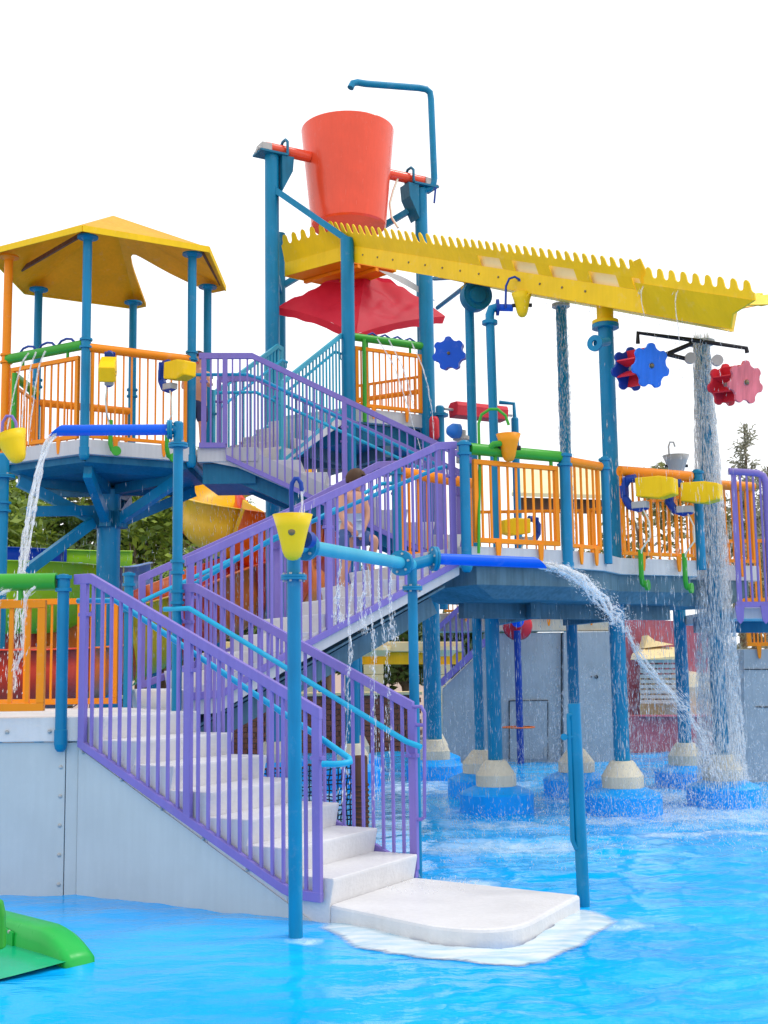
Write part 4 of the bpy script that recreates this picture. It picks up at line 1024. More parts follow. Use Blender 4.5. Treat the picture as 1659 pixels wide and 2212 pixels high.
# sleeves on the two front trough columns
for key, (px, ya, yb) in {'c1330': (1310, 700, 652), 'c1040': (1021, 626, 592)}.items():
    p = C[key]; r = {'c1330': .083, 'c1040': .058}[key]
    par = [o for o in bpy.data.objects if o.name.startswith('column') and o.type == 'EMPTY' and (Vector(o.location)-Vector((p.x, p.y, 0))).length < .01][0]
    za_, zb_ = at(px, ya, p.y).z, at(px, yb, p.y).z
    MB().lathe([(r*1.0, za_), (r*1.7, za_), (r*1.7, za_+.035), (r*1.08, za_+.035), (r*1.08, zb_+.10)], (p.x, p.y, 0), n=28).build('sleeve', 'yellow', par)
    MB().lathe([(r*1.0, za_-.05), (r*1.75, za_-.05), (r*1.75, za_-.005), (r*1.0, za_-.005)], (p.x, p.y, 0), n=28).build('flange', 'teal', par)
for key, topy in {'c1245': 655, 'c1550': 735}.items():
    p = C[key]; r = .066 if key == 'c1245' else .086
    par = [o for o in bpy.data.objects if o.name.startswith('column') and o.type == 'EMPTY' and (Vector(o.location)-Vector((p.x, p.y, 0))).length < .01][0]
    zz = at({'c1245': 1212, 'c1550': 1528}[key], topy, p.y).z
    MB().lathe([(r, zz-.05), (r*1.7, zz-.05), (r*1.7, zz-.01), (r, zz-.01)], (p.x, p.y, 0), n=28).build('flange', 'steel', par)
# ------------------------------------------------------------------ red canopy
def canopy():
    t = thing('shade_canopy', 'crumpled red fabric canopy sagging over the upper deck', 'canopy', (T2.x, T2.y, 6.3))
    from mathutils import noise
    zc_ = {0: at(602, 663, 17.2), 1: at(764, 722, 16.15), 2: at(958, 683, 17.9)}
    corners = [at(598, 664, 17.25), at(770, 722, 16.85), at(962, 684, 18.0)]
    ap = at(790, 588, 17.75)
    c4 = corners[0]+corners[2]-corners[1]; c4.z = (corners[0].z+corners[2].z)/2; corners.append(c4)
    N_ = 26; vs = []; fs = []
    for q in range(4):
        a, b = corners[q], corners[(q+1) % 4]
        o = len(vs)
        for i in range(N_+1):
            v_ = i/N_
            for j in range(N_+1):
                u_ = j/N_; e = a.lerp(b, u_)
                e = e+Z*(.05*math.sin(math.pi*u_))
                p = e.lerp(ap, v_)
                sag = .06*math.sin(math.pi*v_)-.05*math.sin(math.pi*v_)*math.sin(math.pi*u_)*2
                wr = .075*noise.noise(p*2.6+Vector((q, 0, 0)))+.035*noise.noise(p*7)
                k_ = min(1, (1-v_)*6)*min(1, v_*5+.25)
                vs.append(p+Z*(sag+wr*k_))
        for i in range(N_):
            for j in range(N_):
                A__ = o+i*(N_+1)+j; fs.append((A__, A__+1, A__+N_+2, A__+N_+1))
    MB().add(vs, fs, True).build('fabric', 'canopy_red', t)
    # hanging hem
    vs = []; fs = []
    for q in range(4):
        a, b = corners[q], corners[(q+1) % 4]; o = len(vs)
        for j in range(N_+1):
            u_ = j/N_; e = a.lerp(b, u_)+Z*(.05*math.sin(math.pi*u_)); dr = .11+.03*noise.noise(e*5)
            vs += [e+Z*.005, e-Z*dr+Vector((T2.x-e.x, T2.y-e.y, 0))*.03]
        for j in range(N_): A__ = o+2*j; fs.append((A__, A__+1, A__+3, A__+2))
    MB().add(vs, fs, True).build('hem', 'canopy_red', t)
    MB().tube([ap+Z*-.05, Vector((ap.x, ap.y, T2Z+.02))], .025, 10).build('centre_pole', 'green', t)
    # torn pale lining on the right
    p0, p1, p2 = at(820, 594, 17.3), at(940, 660, 17.4), at(905, 622, 17.6)
    vs = []; 
    for i in range(9):
        s = i/8; e = p0.lerp(p1, s); vs += [e+V(0, -.12, .02), e+V(.0, -.12, .10*math.sin(math.pi*s)+.03)]
    MB().add(vs, [(2*i, 2*i+1, 2*i+3, 2*i+2) for i in range(8)], True).build('torn_lining', 'white', t)
canopy()
# upper deck panel with green pipe
ta, da, na = panel('orange guard panel under a green jet pipe on the upper deck', T2v[-90], T2v[-30], T2Z+.02, at(820, 750, 16.6).z, nb=10, pipe=1, pipe_mat='green', pipe_r=.055, pipe_dz=.13, inset=.1, w=.05)
for k in range(4):
    f = .3+.16*k; e = T2v[-90].lerp(T2v[-30], f); zz = at(820, 750, 16.6).z+.18
    MB().tube([e-da*.08+Z*zz, e+Z*(zz+.04), e+da*.08+Z*zz], .014, 8).build('jet_hoop', 'navy', ta)
MB().tube([T2v[-90]+da*.22+na*.05+Z*(T2Z-.2), T2v[-90]+da*.22+na*.05+Z*(at(820, 750, 16.6).z+.1)], .028, 10).build('riser_pipe', 'green', ta)
panel('orange guard panel on the right side of the upper deck', T2v[-30], T2v[30], T2Z+.02, T2Z+.9, nb=9, feet=0)
panel('orange guard panel on the back right of the upper deck', T2v[30], T2v[90], T2Z+.02, T2Z+.9, nb=9, feet=0, pipe=1, pipe_dz=-.25, pipe_r=.04)
# ------------------------------------------------------------------ fourth, cyan flight
e0 = V(-2.22, 15.62, 0); uc = D2(61)
n4 = 6; r4 = (T2Z-T1Z)/n4
st4, _, _ = flight('staircase', 'pale staircase with turquoise railings climbing to the upper deck', (e0.x+.05, e0.y-.03), 61, n4-1, r4, .30, 1.02, T1Z+r4, 1, soff=.14)
for w_, lb, hs in ((0, 'turquoise baluster railing on the left of the topmost stairs', 1), (1.06, 'turquoise baluster railing on the right of the topmost stairs', -1)):
    b = e0+D2(-29)*w_
    top = [(0, T1Z+.98), (.05, T1Z+.98), (1.52, T2Z+1.0), (1.66, T2Z+.98)]; bo = [(0, T1Z+.0), (.05, T1Z-.02), (1.52, T2Z-.06), (1.66, T2Z-.02)]
    railing(lb, b, 61, top, bo, [.03, 1.63], .085, mat='cyan_pale', hand=[(0, T1Z+.8), (.1, T1Z+.8), (1.5, T2Z+.78), (1.64, T2Z+.78)], hand_side=hs, rail_h=.07, hmat='cyan')
    if w_: post('turquoise newel post beside the front tower column', b.x+uc.x*1.7, b.y+uc.y*1.7, T2Z-.05, T2Z+1.05, .045, mat='teal', clamps=(T2Z+.95,))
MB().prism([e0+D2(-29)*1.045+uc*.02+Z*(T1Z-.16), e0+D2(-29)*1.045+uc*1.6+Z*(T2Z-.16), e0+D2(-29)*1.045+uc*1.6+Z*(T2Z-.02), e0+D2(-29)*1.045+uc*.02+Z*(T1Z-.02)], D2(-29)*.02).build('stringer', 'cyan', st4)
# ================================================================== WATER WHEELS
def gear_poly(c, ax, r, lobes=7, n=112):
    ax = Vector(ax).normalized(); u = (Z-ax*ax.dot(Z)).normalized(); v = ax.cross(u); out = []
    for k in range(n):
        a = 2*math.pi*k/n; q = math.cos(lobes*a); q = math.copysign(abs(q)**.45, q)
        out.append(c+(u*math.cos(a)+v*math.sin(a))*(r*(.90+.10*q)))
    return out
def wheel(label, c, ax, r, gap, mat, paddle='red', back=None, rot=0):
    c = Vector(c); ax = Vector(ax).normalized(); t = thing('flower_spinner', label, 'spinner', c, 'flower-shaped water wheels')
    for k, o in ((0, 0), (1, gap)):
        if k and not gap: break
        dsc = MB().prism(gear_poly(c-ax*o, ax, r), -ax*.03).build('disc', mat if k == 0 else (back or mat), t, bevel=.004)
    if not gap: MB().prism(gear_poly(c-ax*.05, ax, r*.97), -ax*.12).build('rim', 'navy', t, bevel=.004)
    u = (Z-ax*ax.dot(Z)).normalized(); v = ax.cross(u)
    if gap:
        for k in range(7):
            a = 2*math.pi*k/7+.3; d = u*math.cos(a)+v*math.sin(a); td_ = ax.cross(d)
            MB().box(c-ax*(gap/2+.02)+d*r*.55, gap-.035, .015, r*.55, ex=ax, ey=td_, ez=d).build('paddle', paddle, t)
        MB().lathe([(.03, -.01), (.03, gap)], c, -ax, 12).build('axle', 'steel', t)
    MB().lathe([(0, .03), (.012, .028), (.022, .012), (.022, 0)], c, ax, 12, False).build('hub_bolt', 'bronze', dsc)
    return t
wheel('single deep blue flower wheel right of the red canopy tower', at(969, 763, 15.8), (-.25, -1, -.1), 38*15.8/PF, 0, 'royal')
wheel('pair of blue flower wheels with red paddles beside the wet trough column', at(1407, 790, 12.0), (.42, -.9, -.12), 51*12.0/PF, .34, 'wheel_blue', back='navy')
wheel('pair of pink flower wheels at the right edge under the trough mouth', at(1612, 826, 11.9), (.42, -.9, -.12), 49*11.9/PF, .30, 'pink', back='red')
sp = thing('spray_arm', 'dark branching spray pipes feeding the blue and pink wheels', 'pipe', at(1480, 770, 12.8))
for pts in ([(1378, 742), (1378, 719), (1500, 735)], [(1440, 765), (1495, 742)], [(1440, 765), (1482, 775)], [(1500, 735), (1612, 752), (1614, 762)]):
    MB().tube([at(x, y, 12.6) for x, y in pts], .024, 8).build('arm', 'dark', sp)
for x, y in ((1490, 775), (1548, 780)): MB().lathe([(0, 0), (.06, 0), (.06, .05), (0, .05)], at(x, y, 12.6), (0, -1, 0), 16).build('cap', 'steel', sp)
sl_ = thing('blank_flange', 'round blue capped pipe stub on the thick wet column', 'pipe', at(1285, 742, 12.4))
MB().tube([at(1312, 738, 12.47), at(1290, 742, 12.3)], .045, 14).build('stub', 'teal', sl_)
MB().lathe([(.035, .02), (.035, .0), (.085, 0), (.085, .03), (.03, .03)], at(1287, 742, 12.28), Vector((-.6, -.8, 0)), 22).build('flange', 'teal', sl_)
# big round blue drum behind the slim trough column, and its stays
dr = thing('hose_reel', 'round blue wheel housing behind the slim trough column', 'wheel', at(1028, 640, 14.6))
MB().lathe([(.0, .08), (.10, .08), (.11, .05), (.16, .06), (.185, .08), (.19, .0), (.185, -.08), (0, -.08)], at(1028, 640, 14.6), (.3, -1, 0), 30).build('drum', 'teal_dark', dr)
for a, b in (((938, 602), (1005, 598)), ((945, 665), (1010, 615)), ((938, 590), (1000, 592))):
    MB().tube([at(*a, 16.7), at(*b, 14.7)], .03, 8).build('stay', 'teal', dr)
# standpipe with navy elbow next to it, feeding the yellow cup
zq = at(1057, 668, 13.7)
sp2 = thing('standpipe', 'thin blue standpipe with a navy elbow under the trough', 'pipe', V(zq.x, 13.7, MZ))
MB().tube([V(zq.x+.03, 13.7, MZ-.3), at(1058, 680, 13.7), at(1062, 667, 13.7), at(1075, 664, 13.7)], .052, 14).build('pipe', 'teal', sp2)
MB().lathe([(.04, 0), (.095, 0), (.095, .03), (.04, .03)], at(1072, 664, 13.68), (1, 0, 0), 20).build('flange', 'navy', sp2)
MB().tube([at(1072, 664, 13.68), at(1108, 665, 13.68)], .042, 12).build('nozzle', 'royal', sp2)
MB().lathe([(.05, -.02), (.09, -.02), (.09, .02), (.05, .02)], at(1058, 697, 13.7), Z, 20).build('flange', 'teal', sp2)
# red box tipper behind: long red box on two posts
tb = thing('tipping_box', 'long red tipping box hung between two blue posts behind the deck', 'tipper', at(1032, 890, 17.2))
b0, b1 = at(978, 885, 17.0), at(1088, 896, 17.6)
dd = (b1-b0).normalized(); sd = dd.cross(Z).normalized()
hexs = [(-.10, .06), (-.05, .11), (.09, .11), (.11, .05), (.09, -.09), (-.08, -.11)]
MB().prism([b0+sd*a+Z*b for a, b in hexs], b1-b0).build('box', 'red', tb, bevel=.008)
MB().tube([b0-dd*.16, b1+dd*.16], .02, 8).build('axle', 'steel', tb)
zz = at(950, 880, 16.9)
post('blue post at the left end of the red tipping box', zz.x, 16.9, MZ-.3, zz.z, .06, flanges=(at(950, 897, 16.9).z,))
zz = at(1112, 905, 17.7)
tpp = post('blue post with a bent arm at the right end of the red tipping box', zz.x, 17.7, MZ-.3, zz.z, .055)
MB().tube([zz, at(1110, 872, 17.7), at(1078, 869, 17.7)], .03, 8).build('arm', 'teal', tpp)
tg_ = thing('hanging_float', 'small red float hanging on the left tipper post', 'float', at(938, 925, 16.8))
MB().lathe([(0, -.17), (.05, -.16), (.07, -.12), (.07, .12), (.05, .16), (0, .17)], at(938, 925, 16.8), Z, 16, False).build('float', 'red', tg_)
hy = thing('hydrant', 'grey hydrant-like spray head behind the top of the second flight', 'spray head', at(995, 960, 14.5))
MB().tube([at(996, 1000, 14.5), at(996, 930, 14.5)], .06, 12).build('stem', 'steel', hy)
MB().lathe([(.05, 0), (.10, 0), (.10, .04), (.05, .04)], at(996, 950, 14.5), Z, 18).build('collar', 'steel', hy)
MB().lathe([(0, .1), (.05, .09), (.09, .03), (.09, -.06), (0, -.06)], at(982, 931, 14.4), (-1, -.4, 0), 18, False).build('bell', 'slide_blue', hy)
# ================================================================== SLIDES
def flume(label, path, r, secs, wall=.9, name='water_slide', group=None, th=.03, lip=.05, n_arc=14):
    """open half-pipe swept along path; secs: [(fraction end, material)]"""
    # resample with a smooth curve
    P = [Vector(p) for p in path]; pts = []
    for i in range(len(P)-1):
        p0 = P[max(i-1, 0)]; p1 = P[i]; p2 = P[i+1]; p3 = P[min(i+2, len(P)-1)]
        for k in range(10):
            s = k/10
            pts.append(.5*((2*p1)+(p2-p0)*s+(2*p0-5*p1+4*p2-p3)*s*s+(3*p1-p0-3*p2+p3)*s**3))
    pts.append(P[-1]); t = thing(name, label, 'slide', (P[-1].x, P[-1].y, 0), group)
    secp = []
    for k in range(n_arc+1):
        a = math.pi*(1+k/n_arc); secp.append((math.cos(a)*r, math.sin(a)*r))
    secp = [(-r-lip, wall*r*.5+.0), (-r, wall*r*.5)]+secp+[(r, wall*r*.5), (r+lip, wall*r*.5)]
    nS = len(secp); out = secp; 
    i0 = 0
    for fe, mt in secs:
        i1 = min(len(pts)-1, int(round(fe*(len(pts)-1)))); vs = []; fs = []
        m_ = i1-i0+1
        for i in range(i0, i1+1):
            tg2 = (pts[min(i+1, len(pts)-1)]-pts[max(i-1, 0)]).normalized(); sd = tg2.cross(Z).normalized(); uu = sd.cross(tg2).normalized()
            for a, b in secp: vs.append(pts[i]+sd*a+uu*b)
            for a, b in secp:
                ln = math.hypot(a, min(b, 0)) or 1; vs.append(pts[i]+sd*(a+th*a/ln)+uu*(b+th*(min(b, 0)/ln)-(.0 if b < 0 else th*.6)))
        for j in range(m_-1):
            for k in range(nS-1):
                A__ = j*2*nS+k; B__ = (j+1)*2*nS+k
                fs.append((A__, A__+1, B__+1, B__)); fs.append((A__+nS, B__+nS, B__+nS+1, A__+nS+1))
            for k in (0, nS-1):
                A__ = j*2*nS+k; B__ = (j+1)*2*nS+k; fs.append((A__, B__, B__+nS, A__+nS))
        for j in (0, m_-1):
            for k in range(nS-1):
                A__ = j*2*nS+k; fs.append((A__, A__+nS, A__+nS+1, A__+1))
        MB().add(vs, fs, True).build('flume_section', mt, t)
        # joint flange
        if i1 < len(pts)-1:
            tg2 = (pts[i1+1]-pts[i1-1]).normalized(); sd = tg2.cross(Z).normalized(); uu = sd.cross(tg2).normalized(); rv = []
            for dz_ in (-.03, .03):
                for a, b in secp[1:-1]:
                    ln = math.hypot(a, min(b, 0)) or 1; rv.append(pts[i1]+tg2*dz_+sd*(a*(1+.09/ln))+uu*(b if b > 0 else b*(1+.09/ln)))
            q = nS-2
            MB().add(rv, [(k, k+1, q+k+1, q+k) for k in range(q-1)], True).build('joint_flange', mt, t)
        i0 = i1
    return t
flume('orange and red spiral water slide behind the second flight',
      [at(640, 1000, 21.5), at(540, 1005, 22.2), at(458, 1050, 21.6), at(452, 1112, 20.2), at(540, 1150, 19.4), at(650, 1185, 19.8), at(700, 1215, 21.2)],
      .50, [(.40, 'slide_yellow'), (.52, 'slide_red'), (.66, 'slide_yellow'), (.82, 'slide_orange'), (1, 'slide_red')], wall=1.3)
flume('wide red-orange slide run descending left behind the second flight',
      [at(700, 1215, 21.6), at(600, 1240, 19.6), at(500, 1272, 18.4), at(410, 1310, 17.6), at(330, 1345, 17.0), at(230, 1380, 16.6), at(90, 1400, 16.4), at(-60, 1405, 16.4)],
      .62, [(.16, 'slide_orange'), (.31, 'slide_red'), (.46, 'slide_orange'), (.58, 'slide_red'), (.69, 'slide_yellow'), (.84, 'slide_orange'), (1, 'slide_red')], wall=1.2)
flume('lime green open water slide behind the landing panel', [at(-160, 1262, 15.2), at(-20, 1266, 15.2), at(90, 1268, 15.6), at(160, 1268, 16.8), at(205, 1262, 18.6), at(250, 1250, 20.8)],
      .56, [(.62, 'lime'), (1, 'slide_blue')], wall=1.0)
flume('dark blue and lime water slide passing further back', [at(-120, 1192, 21.0), at(20, 1200, 21.0), at(140, 1205, 21.6), at(260, 1206, 22.6)], .3, [(.6, 'navy'), (1, 'lime')], wall=.8)
flume('red-orange lower slide seen through the landing panel', [at(-160, 1440, 12.6), at(-20, 1448, 12.8), at(100, 1442, 13.4), at(190, 1432, 14.6)], .42, [(.7, 'slide_red'), (1, 'slide_orange')], wall=1.0)
for x, y0, Y, lb in ((470, 1130, 20.6, 'blue support post under the spiral slide loop'), (330, 1385, 17.0, 'blue support post under the wide red-orange slide'), (90, 1330, 15.6, 'blue support post under the lime slide')):
    p = at(x, y0, Y); post(lb, p.x, p.y, -.2, p.z-.35, .06, cap=False)
# green slide run-out in the pool, lower left
def runout():
    t = thing('slide_runout', 'bright green slide run-out ending in the pool at the lower left', 'slide', (-2.0, 6.7, 0))
    e = atz(143, 2092, 0); a = atz(-95, 2022, .0)
    d = Vector((e.x-a.x, e.y-a.y, 0)).normalized(); sd = Vector((-d.y, d.x, 0))      # sd: away from camera
    if sd.y < 0: sd = -sd
    L_ = (e-a).length
    # far wall: rounded top lip that falls away at the end
    def sec(s):
        p = a+d*s; f = s/L_
        h = .16 if f < .72 else .16*(1-((f-.72)/.28)**2*.78)
        p = Vector((p.x, p.y, 0))
        return [p+Z*-.15, p+Z*(h*.55), p+sd*.015+Z*(h*.9), p+sd*.04+Z*h, p+sd*.14+Z*(h+.004), p+sd*.17+Z*(h*.9), p+sd*.185+Z*-.15]
    n = 24; vs = []; 
    for i in range(n+1): vs += sec(L_*i/n)
    k = 7; fs = [(i*k+j, i*k+j+1, (i+1)*k+j+1, (i+1)*k+j) for i in range(n) for j in range(k-1)]
    fs += [tuple(range(k))[::-1], tuple(range(n*k, n*k+k))]
    MB().add(vs, fs, True).build('side_wall', 'slide_green', t)
    # floor just under the surface, sloping down toward the mouth
    p0 = a+sd*.02; p1 = e+sd*.02; w_ = .95
    vs = []; m_ = 10
    for i in range(m_+1):
        f = i/m_; p = p0.lerp(p1, f*.99)
        for j in range(7):
            g = j/6; q = p-sd*(w_*g); vs.append(Vector((q.x, q.y, .045-.03*f+.03*abs(g-.5)+.004*math.sin(9*f+5*g))))
    MB().add(vs, [(i*7+j, i*7+j+1, (i+1)*7+j+1, (i+1)*7+j) for i in range(m_) for j in range(6)], True).build('floor', 'runout_floor', t)
    g0 = a+d*(L_*.42)+sd*.0
    MB().prism([g0-sd*.012+Z*.0, g0+d*.16-sd*.012+Z*.0, g0+d*.16-sd*.012+Z*.11, g0+d*.03-sd*.012+Z*.13, g0-sd*.012+Z*.13], sd*.01).build('wall_rib', 'slide_green', t)
    for f in (.40, .52): 
        p = a+d*(L_*f)-sd*.004+Z*.11; MB().lathe([(0, .012), (.01, .01), (.01, 0)], p, -sd, 8).build('bolt', 'steel', t)
paint('runout_floor', (.008, .42, .20), .15, .15)
runout()
lfp = thing('side_flap', 'dark green flap at the left edge above the slide run-out', 'flap', atz(-4, 2040, 0))
MB().prism([at(-30, 1935, 6.5), at(2, 1948, 6.5), at(8, 1978, 6.5), at(8, 2050, 6.5), at(-30, 2060, 6.5)], V(0, .05, 0)).build('flap', 'green', lfp, bevel=.01)
# ================================================================== BACKGROUND BUILDINGS
def equipment_wall():
    t = thing('equipment_building', 'pale grey panelled equipment building at the back of the pool', 'building', at(1140, 1640, 19.8))
    Y = 19.8
    def p(x, y): return at(x, y, Y)
    A_ = [p(957, 1660), p(957, 1487), p(1046, 1400), p(1046, 1368), p(1212, 1366), p(1212, 1660)]
    A_[0].z = -.2; A_[-1].z = -.2
    MB().prism(A_, V(0, .3, 0)).build('wall', 'grey_wall', t, bevel=.01)
    B_ = [p(1215, 1660), p(1215, 1366), p(1345, 1364), p(1345, 1660)]; B_[0].z = B_[3].z = -.2
    MB().prism([b+V(0, -.12, 0) for b in B_], V(0, .4, 0)).build('wall', 'grey_wall', t, bevel=.01)
    MB().prism([p(950, 1365)+V(0, -.04, 0), p(1345, 1362)+V(0, -.04, 0), p(1345, 1322)+V(0, -.04, 0), p(950, 1325)+V(0, -.04, 0)], V(0, .5, 0)).build('cornice', 'cream', t, bevel=.01)
    d0 = [p(1100, 1640), p(1100, 1514), p(1183, 1513), p(1183, 1640)]
    dr_ = MB().prism([q+V(0, -.015, 0) for q in d0], V(0, .012, 0)).build('door', 'grey_wall', t)
    for a, b in ((d0[0], d0[1]), (d0[1], d0[2]), (d0[2], d0[3])):
        MB().bar(a+V(0, -.012, 0), b+V(0, -.012, 0), .012, .022, (0, 1, 0)).build('door_gap', 'dark', t)
    MB().box(p(1177, 1625)+V(0, -.03, 0), .03, .02, .12).build('door_handle', 'steel', dr_)
    for k in range(5):
        MB().lathe([(0, .012), (.016, .008), (.016, 0)], p(1204, 1400+k*42)+V(0, -.001, 0), (0, -1, 0), 8).build('bolt', 'steel', t)
    MB().lathe([(0, .02), (.03, .02), (.03, 0)], p(1285, 1462)+V(0, -.125, 0), (0, -1, 0), 12).build('vent', 'dark', t)
    MB().box(p(1275, 1462)+V(0, -.125, 0), .02, .02, .02).build('vent', 'dark', t)
equipment_wall()
pY = 19.7
panel('orange guard panel along the top of the equipment building, left part', at(952, 1320, pY), at(1060, 1320, pY), at(1000, 1322, pY).z, at(1000, 1215, pY).z, nb=9, feet=1)
panel('orange guard panel along the top of the equipment building, right part', at(1130, 1320, pY), at(1330, 1320, pY), at(1230, 1330, pY).z, at(1230, 1225, pY).z, nb=14, feet=2)
rl = thing('stair_railing', 'slanting purple railing beside the equipment building, blurred by spray', 'railing', at(957, 1487, 19.7))
MB().bar(at(950, 1478, 19.7), at(1050, 1384, 19.7), .05, .10).build('bottom_rail', 'purple', rl)
for k in range(9):
    f = k/8; a = at(950+100*f, 1478-94*f, 19.7); MB().box(a+Z*.45, .03, .03, .9).build('baluster', 'purple', rl)
MB().bar(at(950, 1478, 19.7)+Z*.9, at(1050, 1384, 19.7)+Z*.9, .05, .08).build('top_rail', 'purple', rl)
# spinner: blue post, red oval paddle, orange ring
spn = thing('spinner_toy', 'blue post with a red oval paddle before the grey equipment building', 'water toy', atz(1125, 1650, 0))
yS = atz(1125, 1650, 0).y
MB().tube([atz(1125, 1650, 0)-Z*.2, at(1117, 1362, yS)], .055, 14).build('post', 'navy', spn)
MB().lathe([(0, .04), (.2, .035), (.235, .0), (.2, -.035), (0, -.04)], at(1118, 1352, yS+.05), (0, -1, 0), 32, False).build('paddle', 'red', spn)
MB().lathe([(0, .14), (.07, .12), (.1, .05), (.1, 0)], at(1118, 1342, yS-.06), (0, -1, .1), 20, False).build('hub', 'royal', spn)
rg = [atz(1122, 1570, at(1122, 1572, yS).z+.0) for _ in (0,)]
zr = at(1120, 1571, yS).z; cx_ = at(1120, 1571, yS)
MB().tube([cx_+V(.25*math.cos(2*math.pi*k/24), .25*math.sin(2*math.pi*k/24), 0) for k in range(25)], .012, 6).build('ring', 'slide_orange', spn)
# right-hand grey block with its orange panel
rb = thing('equipment_building', 'grey panelled block at the far right edge behind the waterfall', 'building', atz(1640, 1690, 0))
yB = atz(1640, 1690, 0).y
q = [at(1606, 1690, yB), at(1606, 1402, yB), at(1720, 1402, yB), at(1720, 1690, yB)]; q[0].z = q[3].z = -.2
MB().prism(q, V(0, .8, 0)).build('wall', 'grey_wall', rb, bevel=.01)
MB().bar(at(1606, 1446, yB)+V(0, -.004, 0), at(1720, 1446, yB)+V(0, -.004, 0), .01, .012).build('seam', 'dark', rb)
MB().bar(at(1632, 1527, yB)+V(0, -.004, 0), at(1720, 1528, yB)+V(0, -.004, 0), .01, .014).build('seam', 'dark', rb)
panel('small orange guard panel on top of the far right grey block', at(1604, 1396, yB), at(1720, 1396, yB), at(1640, 1396, yB).z, at(1640, 1350, yB).z+.12, nb=11, feet=2, w=.05)
# purple stair-head railing at the right edge
ryY = 13.3
pr = thing('stair_railing', 'tall purple railing with rounded corner at the right edge', 'railing', at(1600, 1305, ryY))
MB().tube([at(1574, 1018, ryY), at(1636, 1022, ryY), at(1648, 1028, ryY), at(1654, 1042, ryY), at(1668, 1310, ryY)], .04, 10).build('top_rail', 'purple', pr)
MB().bar(at(1590, 1306, ryY), at(1690, 1306, ryY), .05, .06).build('bottom_rail', 'purple', pr)
for k, x in enumerate((1583, 1597, 1611, 1625, 1640)):
    a = at(x+4, 1020, ryY); b = at(x+12, 1304, ryY); MB().box((a+b)/2, .055 if k == 0 else .02, .02, a.z-b.z).build('baluster', 'purple', pr)
for x in (1597, 1652):
    a = at(x, 1308, ryY-.02); MB().prism([a+V(-.05, 0, 0), a+V(.05, 0, 0), a+V(.035, 0, -.16), a+V(0, 0, -.2), a+V(-.035, 0, -.16)], V(0, -.02, 0)).build('foot_tab', 'purple', pr)
rdk = thing('right_deck', 'pale deck edge at the right border below the purple railing', 'deck', at(1620, 1340, 13.5))
MB().prism([at(1585, 1337, 13.4), at(1720, 1337, 13.4), at(1720, 1312, 13.4), at(1585, 1312, 13.4)], V(0, 2.2, 0)).build('floor_slab', 'fascia', rdk, bevel=.01)
MB().bar(at(1500, 1350, 14.2), at(1720, 1350, 14.2), .1, .18).build('beam', 'teal_dark', rdk)
panel('orange guard panel seen behind the right purple railing', at(1560, 1300, 15.2), at(1710, 1300, 15.2), at(1620, 1300, 15.2).z, at(1620, 1165, 15.2).z, nb=11, feet=0, w=.045)
# stall: red base, lattice, tan awnings
sY = 21.5
stl = thing('snack_stall', 'tan-awninged stall with white lattice and dark red base behind the spray', 'building', atz(1490, 1628, 0))
def sp_(x, y, o=0): return at(x, y, sY+o)
q = [sp_(1338, 1640), sp_(1338, 1546), sp_(1610, 1546), sp_(1610, 1640)]; q[0].z = q[3].z = -.2
paint('stall_red', (.50, .14, .18), .6, .2, streak=.2); paint('lattice', (.62, .60, .55), .6, .15)  # stall red lightened to pink, haze mixed into the colour
MB().prism(q, V(0, .4, 0)).build('base_wall', 'stall_red', stl, bevel=.01)
MB().bar(sp_(1380, 1546, -.05), sp_(1610, 1546, -.05), .1, .03).build('ledge', 'pink', stl)
MB().prism([sp_(1385, 1545, .7), sp_(1385, 1460, .7), sp_(1480, 1460, .7), sp_(1480, 1545, .7)], V(0, .1, 0)).build('back_wall', 'beige', stl)
for k in range(7): MB().bar(sp_(1388+k*15, 1520, .3), sp_(1388+k*15, 1428, .3), .04, .03).build('lattice_upright', 'wood', stl)
for k in range(9): MB().bar(sp_(1383, 1428+k*11, .28), sp_(1482, 1428+k*11, .28), .03, .06).build('lattice_slat', 'lattice', stl)
MB().prism([sp_(1376, 1425, -.3), sp_(1482, 1425, -.3), sp_(1482, 1415, -.3), sp_(1468, 1398, .4), sp_(1400, 1396, .4), sp_(1380, 1412, -.1)], V(0, .6, 0)).build('awning', 'beige', stl, bevel=.01)
MB().prism([sp_(1392, 1400, .2), sp_(1455, 1392, .2), sp_(1415, 1384, .3), sp_(1400, 1372, .3)], V(0, .5, 0)).build('awning_peak', 'beige', stl)
MB().prism([sp_(1338, 1546, .9), sp_(1338, 1335, .9), sp_(1530, 1345, .9), sp_(1530, 1546, .9)], V(0, .05, 0)).build('red_backcloth', 'stall_red', stl)
MB().lathe([(.55, 0), (.55, 1.1), (.35, 1.32), (0, 1.38)], V(sp_(1520, 1545).x, sY+.9, 0), n=28).build('tank', 'cream', stl)
# tan arcade with block piers
arc = thing('arcade', 'tan stone arcade with block piers seen below the second flight', 'building', atz(800, 1610, 0))
aY = 25.0
for x0 in (785, 640, 500, 930):
    for k in range(9):
        MB().box(at(x0+22, 1622-k*22+0, aY), .40, .4, .198).build('block', 'beige', arc, bevel=.012)
    MB().lathe([(.24, 0), (.36, .12), (.36, .2)], at(x0+22, 1418, aY), n=12).build('capital', 'beige', arc)
MB().prism([at(440, 1408, aY), at(1000, 1408, aY), at(1000, 1386, aY), at(440, 1386, aY)], V(0, .5, 0)).build('lintel', 'beige', arc, bevel=.02)
MB().prism([at(440, 1435, aY+.1), at(1000, 1435, aY+.1), at(1000, 1409, aY+.1), at(440, 1409, aY+.1)], V(0, .3, 0)).build('frieze', 'slide_yellow', arc)
